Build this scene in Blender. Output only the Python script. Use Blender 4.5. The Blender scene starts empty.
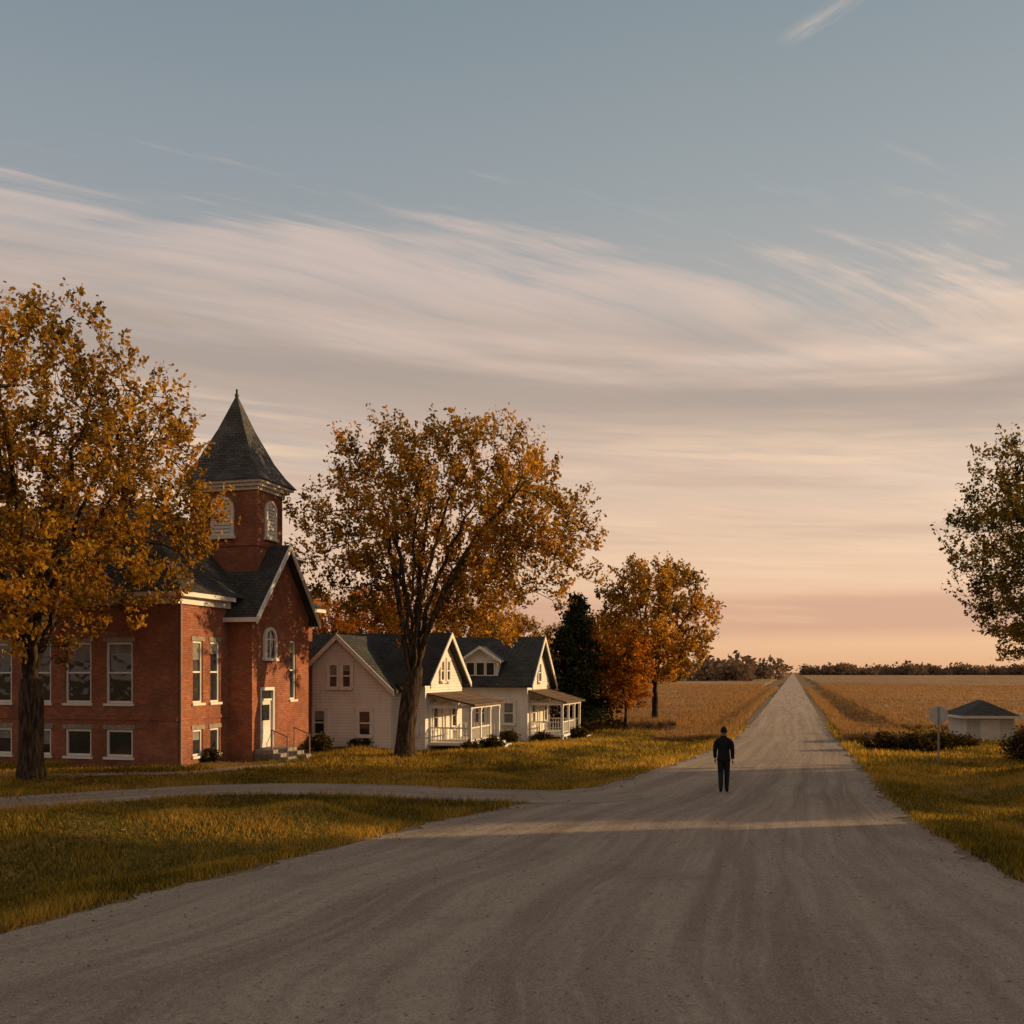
import bpy, bmesh, math, random
import numpy as np
from mathutils import Vector, Matrix, noise, kdtree
random.seed(7); RNG=np.random.default_rng(7)
S=bpy.context.scene
S.view_settings.view_transform='Standard'; S.view_settings.look='None'; S.view_settings.exposure=0
CH=3.3; F=1000.0; HZ=672.0
U=np.array([0.2705,0.9627]); V=np.array([0.9627,-0.2705]); ANG=math.atan2(-0.2705,0.9627)
SUN_AZ=math.radians(12.0); SUN_EL=math.radians(11.5)   # azimuth measured from +X to +Y

# ------------------------------------------------------------ node helpers
def new_mat(name):
    m=bpy.data.materials.new(name); m.use_nodes=True
    nt=m.node_tree; nt.nodes.clear()
    o=nt.nodes.new('ShaderNodeOutputMaterial')
    return m,nt,o
def N(nt,t,**k):
    n=nt.nodes.new(t)
    for a,b in k.items(): setattr(n,a,b)
    return n
def setin(nt,n,i,v):
    if isinstance(v,bpy.types.NodeSocket): nt.links.new(v,n.inputs[i])
    elif v is not None: n.inputs[i].default_value=v
def M(nt,op,a,b=None,c=None,clamp=False):
    n=N(nt,'ShaderNodeMath',operation=op,use_clamp=clamp)
    setin(nt,n,0,a); setin(nt,n,1,b); setin(nt,n,2,c)
    return n.outputs[0]
def MIX(nt,f,a,b,blend='MIX'):
    n=N(nt,'ShaderNodeMix',data_type='RGBA',blend_type=blend)
    n.clamp_factor=True
    setin(nt,n,0,f)
    for i,v in ((6,a),(7,b)):
        if isinstance(v,bpy.types.NodeSocket): nt.links.new(v,n.inputs[i])
        else: n.inputs[i].default_value=(v[0],v[1],v[2],1)
    return n.outputs[2]
def NOISE(nt,vec,scale,detail=4,rough=.55,dist=0.0):
    n=N(nt,'ShaderNodeTexNoise'); setin(nt,n,'Vector',vec)
    n.inputs['Scale'].default_value=scale; n.inputs['Detail'].default_value=detail
    n.inputs['Roughness'].default_value=rough; n.inputs['Distortion'].default_value=dist
    return n.outputs[0]
def SS(nt,v,a,b,c=0.0,d=1.0):
    n=N(nt,'ShaderNodeMapRange',interpolation_type='SMOOTHSTEP')
    setin(nt,n,0,v); n.inputs[1].default_value=a; n.inputs[2].default_value=b
    n.inputs[3].default_value=c; n.inputs[4].default_value=d
    return n.outputs[0]
def RAMP(nt,f,stops):
    n=N(nt,'ShaderNodeValToRGB'); setin(nt,n,0,f)
    e=n.color_ramp.elements
    while len(e)<len(stops): e.new(.5)
    for i,(p,c) in enumerate(stops):
        e[i].position=p; e[i].color=(c[0],c[1],c[2],1)
    return n.outputs[0]
def COMB(nt,x,y,z):
    n=N(nt,'ShaderNodeCombineXYZ'); setin(nt,n,0,x); setin(nt,n,1,y); setin(nt,n,2,z); return n.outputs[0]
def SEP(nt,v):
    n=N(nt,'ShaderNodeSeparateXYZ'); setin(nt,n,0,v); return n.outputs
def COORD(nt,k='Object'):
    return N(nt,'ShaderNodeTexCoord').outputs[k]
def POS(nt): return N(nt,'ShaderNodeNewGeometry').outputs['Position']
def ATTR(nt,name):
    return N(nt,'ShaderNodeAttribute',attribute_name=name).outputs
def BUMP(nt,h,dist,strength=1.0):
    n=N(nt,'ShaderNodeBump'); setin(nt,n,'Height',h); n.inputs['Distance'].default_value=dist
    n.inputs['Strength'].default_value=strength; return n.outputs[0]
def PRINC(nt,o,col,rough=.8,normal=None,spec=.3,metal=0):
    p=N(nt,'ShaderNodeBsdfPrincipled')
    if isinstance(col,bpy.types.NodeSocket): nt.links.new(col,p.inputs['Base Color'])
    else: p.inputs['Base Color'].default_value=(*col,1)
    setin(nt,p,'Roughness',rough); p.inputs['Specular IOR Level'].default_value=spec
    p.inputs['Metallic'].default_value=metal
    if normal is not None: nt.links.new(normal,p.inputs['Normal'])
    nt.links.new(p.outputs[0],o.inputs[0]); return p

# ------------------------------------------------------------ materials
def m_simple(name,col,rough=.7,var=.25,scale=6,spec=.3,bump=.004):
    m,nt,o=new_mat(name); c=COORD(nt)
    n=NOISE(nt,c,scale,3); n2=NOISE(nt,c,scale*9,1)
    f=M(nt,'ADD',M(nt,'MULTIPLY',n,.7),M(nt,'MULTIPLY',n2,.3))
    a=tuple(x*(1-var) for x in col); b=tuple(min(1,x*(1+var)) for x in col)
    PRINC(nt,o,MIX(nt,SS(nt,f,.3,.7),a,b),rough,BUMP(nt,n2,bump),spec); return m
def m_brick():
    m,nt,o=new_mat('red_brick'); s=SEP(nt,COORD(nt))
    u=M(nt,'ADD',s[0],s[1]); vec=COMB(nt,u,s[2],0)
    b=N(nt,'ShaderNodeTexBrick'); setin(nt,b,'Vector',vec)
    b.inputs['Scale'].default_value=1; b.inputs['Brick Width'].default_value=.23; b.inputs['Row Height'].default_value=.078
    b.inputs['Mortar Size'].default_value=.006; b.inputs['Mortar Smooth'].default_value=.3; b.inputs['Bias'].default_value=-.2
    b.inputs['Color1'].default_value=(.28,.090,.048,1); b.inputs['Color2'].default_value=(.42,.162,.086,1)
    b.inputs['Mortar'].default_value=(.24,.145,.10,1)
    n=NOISE(nt,COORD(nt),.9,4,.65); n2=NOISE(nt,vec,14,2)
    stn=NOISE(nt,COMB(nt,M(nt,'MULTIPLY',u,2.2),M(nt,'MULTIPLY',s[2],.35),2),1,3,.6)
    c=MIX(nt,SS(nt,n,.35,.7),b.outputs[0],(.19,.068,.042))
    c=MIX(nt,M(nt,'MULTIPLY',SS(nt,stn,.52,.75),.45),c,(.14,.068,.05))
    c2=MIX(nt,M(nt,'MULTIPLY',SS(nt,n2,.45,.75),.4),c,(.46,.23,.135))
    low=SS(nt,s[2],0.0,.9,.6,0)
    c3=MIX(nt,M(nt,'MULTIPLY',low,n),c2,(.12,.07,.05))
    PRINC(nt,o,c3,.9,BUMP(nt,M(nt,'MULTIPLY',b.outputs['Fac'],-1),.008),.2); return m
def m_siding(name,col=(.76,.71,.65)):
    m,nt,o=new_mat(name); s=SEP(nt,COORD(nt))
    fr=M(nt,'FRACT',M(nt,'DIVIDE',s[2],.13))
    n=NOISE(nt,COORD(nt),1.5,4,.6); st=NOISE(nt,COMB(nt,M(nt,'MULTIPLY',s[0],6),M(nt,'MULTIPLY',s[1],6),M(nt,'MULTIPLY',s[2],.7)),1,3)
    line=SS(nt,fr,.86,.97)
    c=MIX(nt,SS(nt,n,.35,.75),col,tuple(x*.86 for x in col))
    c=MIX(nt,M(nt,'MULTIPLY',SS(nt,st,.5,.8),.3),c,(.45,.42,.38))
    c=MIX(nt,M(nt,'MULTIPLY',line,.5),c,(.25,.24,.23))
    PRINC(nt,o,c,.65,BUMP(nt,M(nt,'SUBTRACT',1,fr),.02),.3); return m
def m_shingle(name,a,b):
    m,nt,o=new_mat(name); s=SEP(nt,COORD(nt))
    vec=COMB(nt,M(nt,'ADD',s[0],s[1]),M(nt,'MULTIPLY',s[2],1.5),0)
    bk=N(nt,'ShaderNodeTexBrick'); setin(nt,bk,'Vector',vec)
    bk.inputs['Scale'].default_value=1; bk.inputs['Brick Width'].default_value=.3; bk.inputs['Row Height'].default_value=.17
    bk.inputs['Mortar Size'].default_value=.012; bk.inputs['Color1'].default_value=(*a,1); bk.inputs['Color2'].default_value=(*b,1)
    bk.inputs['Mortar'].default_value=(a[0]*.35,a[1]*.35,a[2]*.35,1)
    n=NOISE(nt,COORD(nt),1.1,4,.65); n2=NOISE(nt,COORD(nt),25,2)
    c=MIX(nt,M(nt,'MULTIPLY',SS(nt,n,.4,.75),.6),bk.outputs[0],tuple(x*1.5 for x in b))
    c=MIX(nt,M(nt,'MULTIPLY',SS(nt,n2,.5,.8),.4),c,tuple(x*.5 for x in a))
    PRINC(nt,o,c,.85,BUMP(nt,M(nt,'MULTIPLY',bk.outputs['Fac'],-1),.015),.2); return m
def m_glass():
    m,nt,o=new_mat('window_glass'); n=NOISE(nt,COORD(nt),1.2,1)
    PRINC(nt,o,MIX(nt,n,(.012,.014,.016),(.04,.04,.04)),.06,BUMP(nt,NOISE(nt,COORD(nt),2.5,1),.01),.7); return m
def m_leaf(name,stops,trans=.4):
    m,nt,o=new_mat(name)
    lv=ATTR(nt,'lv')[2]
    oi=N(nt,'ShaderNodeObjectInfo').outputs['Random']
    f=M(nt,'ADD',lv,M(nt,'MULTIPLY',M(nt,'SUBTRACT',oi,.5),.16),clamp=True)
    c=RAMP(nt,f,stops)
    d=N(nt,'ShaderNodeBsdfDiffuse'); t=N(nt,'ShaderNodeBsdfTranslucent')
    nt.links.new(c,d.inputs[0]); tc=MIX(nt,1,c,(1.25,1.08,.7),'MULTIPLY'); nt.links.new(tc,t.inputs[0])
    mx=N(nt,'ShaderNodeMixShader'); mx.inputs[0].default_value=trans
    nt.links.new(d.outputs[0],mx.inputs[1]); nt.links.new(t.outputs[0],mx.inputs[2])
    nt.links.new(mx.outputs[0],o.inputs[0]); return m
def m_bark():
    m,nt,o=new_mat('bark'); s=SEP(nt,COORD(nt))
    v=COMB(nt,M(nt,'MULTIPLY',s[0],9),M(nt,'MULTIPLY',s[1],9),M(nt,'MULTIPLY',s[2],1.6))
    n=NOISE(nt,v,1.3,4,.7); c=MIX(nt,SS(nt,n,.38,.68),(.022,.015,.010),(.10,.068,.045))
    PRINC(nt,o,c,.95,BUMP(nt,n,.06),.1); return m
BRICK=m_brick(); SIDING=m_siding('white_clapboard'); SIDING2=m_siding('shed_siding',(.6,.57,.53))
SHING=m_shingle('grey_shingles',(.036,.036,.034),(.062,.060,.056)); SHING2=m_shingle('porch_shingles',(.12,.075,.05),(.17,.105,.07))
SHINGT=m_shingle('spire_shingles',(.05,.047,.044),(.092,.084,.078))
TRIM=m_simple('white_trim',(.70,.66,.61),.55,.1); STONE=m_simple('concrete_step',(.26,.22,.185),.9,.3,8)
GLASS=m_glass(); CURT=m_simple('curtain',(.22,.20,.18),.9,.3,3); LOUV=m_simple('louvre_paint',(.70,.67,.64),.6,.06); LOUVD=m_simple('louvre_gap',(.34,.32,.30),.8,.06)
DOORM=m_simple('door_paint',(.62,.59,.55),.5,.08); PIPE=m_simple('downpipe_paint',(.22,.12,.09),.5,.1)
BARK=m_bark()
LEAF_A=m_leaf('leaf_autumn_brown',[(0,(.09,.058,.013)),(.3,(.25,.140,.022)),(.6,(.47,.25,.036)),(1,(.68,.38,.060))],.5)
LEAF_O=m_leaf('leaf_olive',[(0,(.055,.052,.014)),(.3,(.13,.105,.022)),(.6,(.26,.18,.032)),(1,(.46,.28,.05))],.5)
LEAF_B=m_leaf('leaf_autumn_orange',[(0,(.16,.065,.010)),(.5,(.45,.18,.024)),(1,(.64,.30,.045))],.5)
LEAF_G=m_leaf('leaf_evergreen',[(0,(.014,.019,.010)),(.5,(.028,.036,.016)),(1,(.055,.058,.023))],.15)
LEAF_S=m_leaf('leaf_shrub',[(0,(.025,.024,.010)),(.5,(.065,.050,.017)),(1,(.14,.085,.028))],.3)
LEAF_HAZE=m_leaf('leaf_far_haze',[(0,(.14,.098,.074)),(.5,(.19,.130,.092)),(1,(.25,.165,.108))],.2)  # distance haze painted into the pale far-leaf colours
LITTER=m_leaf('fallen_leaf',[(0,(.12,.06,.02)),(.5,(.28,.13,.03)),(1,(.42,.24,.07))],.2)
GRASSM=m_leaf('grass_blades',[(0,(.055,.050,.010)),(.4,(.17,.132,.022)),(.75,(.38,.255,.042)),(1,(.58,.36,.080))],.45)
CROPM=m_leaf('dry_crop',[(0,(.20,.115,.055)),(.5,(.37,.225,.11)),(1,(.50,.34,.19))],.35)

# ------------------------------------------------------------ mesh helpers
def link(ob,parent=None):
    S.collection.objects.link(ob)
    if parent is not None: ob.parent=parent
    return ob
def empty(name,x,y,z=0,rot=0.0,scale=1.0):
    e=bpy.data.objects.new(name,None); e.location=(x,y,z); e.rotation_euler=(0,0,rot); e.scale=(scale,)*3
    e.empty_display_size=.3
    return link(e)
def np_mesh(name,verts,faces,mat,parent=None,smooth=False,attr=None,uv=None):
    me=bpy.data.meshes.new(name); verts=np.asarray(verts,dtype=np.float32); faces=np.asarray(faces,dtype=np.int32)
    k=faces.shape[1]; me.vertices.add(len(verts)); me.vertices.foreach_set('co',verts.ravel())
    me.loops.add(faces.size); me.loops.foreach_set('vertex_index',faces.ravel())
    me.polygons.add(len(faces)); me.polygons.foreach_set('loop_start',np.arange(0,faces.size,k,dtype=np.int32))
    if smooth: me.polygons.foreach_set('use_smooth',np.ones(len(faces),dtype=bool))
    me.update(calc_edges=True)
    if attr:
        for nm,(dom,vals) in attr.items():
            a=me.attributes.new(nm,'FLOAT',dom); a.data.foreach_set('value',np.asarray(vals,dtype=np.float32))
    if uv is not None:
        l=me.uv_layers.new(name='UVMap'); l.data.foreach_set('uv',np.asarray(uv,dtype=np.float32)[faces.ravel()].ravel())
    me.materials.append(mat)
    return link(bpy.data.objects.new(name,me),parent)
class B:
    def __init__(s): s.v=[]; s.f=[]
    def poly(s,pts):
        i=len(s.v); s.v+= [tuple(p) for p in pts]; s.f.append(tuple(range(i,i+len(pts))))
    def hexa(s,p):   # 8 points: bottom 4, top 4
        i=len(s.v); s.v+=[tuple(q) for q in p]
        for f in ((3,2,1,0),(4,5,6,7),(0,1,5,4),(1,2,6,5),(2,3,7,6),(3,0,4,7)): s.f.append(tuple(i+k for k in f))
    def box(s,x0,x1,y0,y1,z0,z1):
        s.hexa([(x0,y0,z0),(x1,y0,z0),(x1,y1,z0),(x0,y1,z0),(x0,y0,z1),(x1,y0,z1),(x1,y1,z1),(x0,y1,z1)])
    def slab(s,top,th):
        s.hexa([(p[0],p[1],p[2]-th) for p in top]+list(top))
    def obj(s,name,mat,parent=None,smooth=False,bevel=0):
        me=bpy.data.meshes.new(name); me.from_pydata(s.v,[],s.f); me.update()
        bm=bmesh.new(); bm.from_mesh(me); bmesh.ops.recalc_face_normals(bm,faces=bm.faces[:]); bm.to_mesh(me); bm.free()
        if smooth:
            for p in me.polygons: p.use_smooth=True
        me.materials.append(mat); ob=bpy.data.objects.new(name,me); link(ob,parent)
        if bevel:
            md=ob.modifiers.new('b','BEVEL'); md.width=bevel; md.segments=2; md.limit_method='ANGLE'
        return ob
class Face:   # wall plane frame: u along wall, z up, n outward
    def __init__(s,o,ud,nd): s.o=np.array(o,float); s.u=np.array([*ud,0.]); s.n=np.array([*nd,0.])
    def P(s,u,z,n=0): return tuple(s.o+s.u*u+s.n*n+np.array([0,0,z]))
    def box(s,b,u0,u1,z0,z1,n0,n1):
        b.hexa([s.P(u0,z0,n0),s.P(u1,z0,n0),s.P(u1,z0,n1),s.P(u0,z0,n1),s.P(u0,z1,n0),s.P(u1,z1,n0),s.P(u1,z1,n1),s.P(u0,z1,n1)])
def wall(b,fr,L,z0,H,holes,depth=.18):
    us=sorted({0,L,*[h[0] for h in holes],*[h[1] for h in holes]}); zs=sorted({z0,H,*[h[2] for h in holes],*[h[3] for h in holes]})
    for i in range(len(us)-1):
        for j in range(len(zs)-1):
            cu=(us[i]+us[i+1])/2; cz=(zs[j]+zs[j+1])/2
            if any(h[0]<cu<h[1] and h[2]<cz<h[3] for h in holes): continue
            b.poly([fr.P(us[i],zs[j]),fr.P(us[i+1],zs[j]),fr.P(us[i+1],zs[j+1]),fr.P(us[i],zs[j+1])])
    for (a,c,d,e) in holes:
        for (p,q) in (((a,d),(c,d)),((c,d),(c,e)),((c,e),(a,e)),((a,e),(a,d))):
            b.poly([fr.P(*p),fr.P(*q),fr.P(*q,-depth),fr.P(*p,-depth)])
def window(fr,u0,u1,z0,z1,T,G,C=None,n=-.12,cas=.07,split=True,vert=False,curt=0.0,sill=True,outer=0.0):
    fr.box(T,u0,u0+cas,z0,z1,n,n+.07); fr.box(T,u1-cas,u1,z0,z1,n,n+.07)
    fr.box(T,u0+cas,u1-cas,z0,z0+cas,n,n+.068); fr.box(T,u0+cas,u1-cas,z1-cas,z1,n,n+.068)
    if split: fr.box(T,u0+cas,u1-cas,(z0+z1)/2-.03,(z0+z1)/2+.03,n,n+.05)
    if vert:
        um=(u0+u1)/2; fr.box(T,um-.04,um+.04,z0+cas,z1-cas,n,n+.06)
    G.poly([fr.P(u0,z0,n+.012),fr.P(u1,z0,n+.012),fr.P(u1,z1,n+.012),fr.P(u0,z1,n+.012)])
    if C is not None and curt>0:
        C.poly([fr.P(u0+cas,z1-curt*(z1-z0),n+.016),fr.P(u1-cas,z1-curt*(z1-z0),n+.016),fr.P(u1-cas,z1-cas,n+.016),fr.P(u0+cas,z1-cas,n+.016)])
    if sill: fr.box(T,u0-.07,u1+.07,z0-.09,z0-.003,n+.03,max(.07,n+.16))
    if outer:
        fr.box(T,u0-outer,u0-.002,z0,z1+outer,.003,n+.08); fr.box(T,u1+.002,u1+outer,z0,z1+outer,.003,n+.08)
        fr.box(T,u0,u1,z1+.002,z1+outer+.03,.003,n+.09)
def arch(fr,uc,w,z0,zs,T,L,n=.03,slat=True,glass=None,D=None):
    r=w/2; seg=12
    out=[(uc-r,z0),(uc+r,z0)]+[(uc+r*math.cos(a),zs+r*math.sin(a)) for a in [math.pi*i/seg for i in range(seg+1)]]
    base=glass if glass is not None else D
    base.poly([fr.P(*p,n) for p in out])
    k=.13; ro=r+k*.8
    fr.box(T,uc-ro,uc-r,z0,zs,.003,n+.07); fr.box(T,uc+r,uc+ro,z0,zs,.003,n+.07)
    fr.box(T,uc-ro-.06,uc+ro+.06,z0-.12,z0-.002,.003,n+.12)
    for i in range(seg):
        a=math.pi*i/seg; c=math.pi*(i+1)/seg
        q=[(uc+ro*math.cos(a),zs+ro*math.sin(a)),(uc+ro*math.cos(c),zs+ro*math.sin(c)),(uc+r*math.cos(c),zs+r*math.sin(c)),(uc+r*math.cos(a),zs+r*math.sin(a))]
        T.hexa([fr.P(*p,.003) for p in q]+[fr.P(*p,n+.07) for p in q])
    if slat and glass is None:
        z=z0+.02
        while z<zs+r-.12:
            hw=r-.002 if z+.1<zs else math.sqrt(max(.0001,r*r-(z+.1-zs)**2))-.01
            fr.box(L,uc-hw,uc+hw,z,z+.10,n+.003,n+.02); z+=.135
    if glass is not None:
        fr.box(T,uc-.025,uc+.025,z0,zs+r,n+.003,n+.04); fr.box(T,uc-r,uc+r,zs-.03,zs+.02,n+.003,n+.045)

# ------------------------------------------------------------ layout
def g(px,py): d=CH*F/(py-HZ); return ((px-512)/F*d,d)
Lp=[(2,-8.3),(8,-8.2)]+[(p[1],p[0]) for p in (g(-200,980),g(0,935),g(150,895),g(300,858),g(440,822),g(545,801),g(600,787),g(690,760),g(735,740))]+[(70,.281*70-2.6),(4000,.281*4000-2.6)]
Rp=[(2,8.4),(8,8.0)]+[(p[1],p[0]) for p in (g(1150,940),g(1024,885),g(930,835),g(885,800),g(862,770),g(835,740))]+[(70,.281*70+1.9),(4000,.281*4000+1.9)]
def LX(y): return np.interp(y,[p[0] for p in Lp],[p[1] for p in Lp])
def RX(y): return np.interp(y,[p[0] for p in Rp],[p[1] for p in Rp])
DRV=[g(-260,822),g(-100,811),g(0,804),g(120,796),g(230,790),g(350,790),g(470,795),g(570,797),g(620,793)]
PATH=[g(-150,781),g(0,776),g(100,775),g(190,773),g(260,767),g(300,764)]
def smooth_poly(P,k=8):
    P=np.array(P,float); out=[]
    for i in range(len(P)-1):
        p0=P[max(0,i-1)];p1=P[i];p2=P[i+1];p3=P[min(len(P)-1,i+2)]
        for j in range(k):
            t=j/k; out.append(.5*((2*p1)+(-p0+p2)*t+(2*p0-5*p1+4*p2-p3)*t*t+(-p0+3*p1-3*p2+p3)*t**3))
    out.append(P[-1]); return np.array(out)
DRVs,PATHs=smooth_poly(DRV),smooth_poly(PATH)
def dpoly(X,Y,P):
    d=np.full(np.shape(X),1e9)
    for i in range(len(P)-1):
        a=P[i];b=P[i+1];ab=b-a;L=ab@ab+1e-9
        t=np.clip(((X-a[0])*ab[0]+(Y-a[1])*ab[1])/L,0,1)
        d=np.minimum(d,np.hypot(X-a[0]-t*ab[0],Y-a[1]-t*ab[1]))
    return d
def sst(x,a,b): t=np.clip((x-a)/(b-a),0,1); return t*t*(3-2*t)
def droad(X,Y): return np.maximum(LX(Y)-X,X-RX(Y))*.93
def dall(X,Y):
    X=np.asarray(X,float);Y=np.asarray(Y,float)
    d=droad(X,Y)
    near=(Y<60)&(np.abs(X)<70)
    if near.any():
        xn,yn=X[near],Y[near]
        dn=np.minimum.reduce([d[near],dpoly(xn,yn,DRVs)-1.25,dpoly(xn,yn,PATHs)-.45])
        d=d.copy(); d[near]=dn
    return d
def gl(X,Y,a,b,s):
    a=np.array(a,float);b=np.array(b,float);ab=b-a;t=np.clip(((X-a[0])*ab[0]+(Y-a[1])*ab[1])/(ab@ab),0,1)
    return np.exp(-((X-a[0]-t*ab[0])**2+(Y-a[1]-t*ab[1])**2)/(2*s*s))
def H(X,Y,d=None):
    X=np.atleast_1d(np.asarray(X,float));Y=np.atleast_1d(np.asarray(Y,float))
    if d is None: d=dall(X,Y)
    m=sst(d,.15,2.6)
    h=.50*gl(X,Y,(-18,16.6),(-4.5,21.0),1.1)-.36*gl(X,Y,(-14,13.8),(-4.5,18.2),.9)-.25*gl(X,Y,(-16,20.4),(-5,23.6),.9)
    h+=-.35*np.exp(-((X-1)**2+(Y-56)**2)/(2*7**2))
    h+=.38*gl(X,Y,(12.5,22),(17.5,31),1.2)-.28*gl(X,Y,(10.5,17),(13.5,31),.9)
    a=X*V[0]+Y*V[1]+.4*.96
    ditch=-.45*np.exp(-((np.abs(a)-4.6)/1.2)**2)*sst(Y,50,75)
    und=.10*np.sin(X*.9+1.3*np.sin(Y*.4))*np.cos(Y*.55+.3*X)+.035*np.sin(X*2.3+Y*1.1)
    return (h+und*(Y<120))*m+ditch
def H1(x,y): return float(H([x],[y])[0])

# ground
def spaced(a,b,step,far,r=1.18):
    c=list(np.arange(a,b,step)); x=b;s=step
    while x<far: c.append(x); s*=r; x+=s
    return c
xr=spaced(-26,26,.3,5000); xl=[]; x=-26;s=.3
while x>-5000: s*=1.18; x-=s; xl.append(x)
xs=np.array(sorted(xl)+xr)
ys=np.array([-400,-150,-60,-20,-8,0,4]+spaced(6,62,.3,6000,1.12))
XX,YY=np.meshgrid(xs,ys); D=dall(XX.ravel(),YY.ravel()); Z=H(XX.ravel(),YY.ravel(),D)
nx,ny=len(xs),len(ys); idx=np.arange(nx*ny).reshape(ny,nx)
F4=np.stack([idx[:-1,:-1],idx[:-1,1:],idx[1:,1:],idx[1:,:-1]],-1).reshape(-1,4)
m,nt,o=new_mat('grass_ground'); p=POS(nt); n1=NOISE(nt,p,.25,3,.6); n2=NOISE(nt,p,3,4,.7); n3=NOISE(nt,p,28,2,.7)
c=MIX(nt,SS(nt,n2,.3,.7),(.08,.068,.015),(.20,.145,.030)); c=MIX(nt,SS(nt,n1,.40,.66),c,(.29,.18,.05))
far=SS(nt,SEP(nt,p)[1],48,75); c=MIX(nt,far,c,MIX(nt,SS(nt,n2,.35,.65),(.16,.095,.04),(.33,.20,.095)))
c=MIX(nt,M(nt,'MULTIPLY',SS(nt,n3,.4,.7),.5),c,(.05,.038,.014))
dd=ATTR(nt,'dr')[2]; e=M(nt,'ADD',dd,M(nt,'MULTIPLY',M(nt,'SUBTRACT',n2,.5),1.6))
c=MIX(nt,SS(nt,e,.05,.7,.9,0),c,(.24,.18,.13))
PRINC(nt,o,c,.95,BUMP(nt,n3,.05),.1)
np_mesh('ground',np.stack([XX.ravel(),YY.ravel(),Z],-1),F4,m,smooth=True,attr={'dr':('POINT',np.clip(D,-5,50))})

# gravel road
m,nt,o=new_mat('gravel'); uv=SEP(nt,COORD(nt,'UV')); p=POS(nt)
wob=M(nt,'MULTIPLY',M(nt,'SUBTRACT',NOISE(nt,p,.12,1),.5),1.2); ux=M(nt,'ADD',uv[0],wob)
st=NOISE(nt,COMB(nt,M(nt,'MULTIPLY',ux,1.5),M(nt,'MULTIPLY',uv[1],.05),0),1,3,.6)
st2=NOISE(nt,COMB(nt,M(nt,'MULTIPLY',ux,9),M(nt,'MULTIPLY',uv[1],.30),3.7),1,4,.65)
n1=NOISE(nt,p,.35,3,.6); n2=NOISE(nt,p,7,4,.75); n3=NOISE(nt,p,45,2,.8)
c=MIX(nt,SS(nt,st,.35,.66),(.27,.205,.160),(.43,.34,.27)); c=MIX(nt,M(nt,'MULTIPLY',SS(nt,st2,.42,.7),.5),c,(.52,.42,.34))
c=MIX(nt,M(nt,'MULTIPLY',SS(nt,n1,.5,.72),.55),c,(.235,.175,.135))
c=MIX(nt,M(nt,'MULTIPLY',SS(nt,n2,.45,.72),.5),c,(.20,.15,.118)); c=MIX(nt,M(nt,'MULTIPLY',SS(nt,n3,.50,.70),.6),c,(.58,.48,.395))
c=MIX(nt,M(nt,'MULTIPLY',SS(nt,n3,.47,.3),.65),c,(.13,.10,.08))
PRINC(nt,o,c,.95,BUMP(nt,M(nt,'ADD',n2,M(nt,'MULTIPLY',n3,.7)),.06),.15); GRAV=m
ry=np.array(spaced(2,70,.12,4000,1.06)); nc=16; vv=[];uu=[]
for i,y in enumerate(ry):
    l=float(LX(y)); r=float(RX(y)); k=.42 if y<60 else .2; cc=(l+r)/2; hw=(r-l)/2
    l+=k*(noise.noise((y*.7,0,0))+.6*noise.noise((y*2.6,3,0))+.35*noise.noise((y*7,9,0)))
    r+=k*(noise.noise((y*.7,7,0))+.6*noise.noise((y*2.6,13,0))+.35*noise.noise((y*7,19,0)))
    for j in range(nc):
        x=l+(r-l)*j/(nc-1); vv.append((x,y,.012)); uu.append(((x-cc)/hw*4.0,y*1.04))
R=len(ry); idx=np.arange(R*nc).reshape(R,nc); F4=np.stack([idx[:-1,:-1],idx[:-1,1:],idx[1:,1:],idx[1:,:-1]],-1).reshape(-1,4)
np_mesh('gravel_road',np.array(vv),F4,GRAV,smooth=True,uv=uu)
def strip(name,P,w,z,k=.12):
    P=np.array(P); vs=[];uu=[];L=0
    seg=np.hypot(*np.diff(P,axis=0).T); cum=np.concatenate([[0],np.cumsum(seg)]); t=np.arange(0,cum[-1],.25)
    Q=np.stack([np.interp(t,cum,P[:,0]),np.interp(t,cum,P[:,1])],-1); T=np.gradient(Q,axis=0); T/=np.linalg.norm(T,axis=1)[:,None]
    for i,(q,tt) in enumerate(zip(Q,T)):
        nrm=np.array([-tt[1],tt[0]])
        for j in range(7):
            f=j/6*2-1; ww=w
            if abs(f)==1: ww+=k*(noise.noise((t[i]*1.3,f*5,z*99))+.6*noise.noise((t[i]*4,f*5,1)))
            pnt=q+nrm*f*ww; vs.append((pnt[0],pnt[1],z)); uu.append((f*w,t[i]))
    n=len(Q); idx=np.arange(n*7).reshape(n,7); F4=np.stack([idx[:-1,:-1],idx[:-1,1:],idx[1:,1:],idx[1:,:-1]],-1).reshape(-1,4)
    return np_mesh(name,vs,F4,GRAV,smooth=True,uv=uu)
strip('gravel_driveway',DRVs,1.35,.018); strip('footpath',PATHs,.5,.022,.05)

CO=(-11.5,34.4); H1O=(-3.78,43.4); H2O=(.8,53.0)
def inb(X,Y,o,x0,x1,y0,y1):
    dx=X-o[0];dy=Y-o[1]; lx=dx*V[0]+dy*V[1]; ly=dx*U[0]+dy*U[1]
    return (lx>x0)&(lx<x1)&(ly>y0)&(ly<y1)
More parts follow.
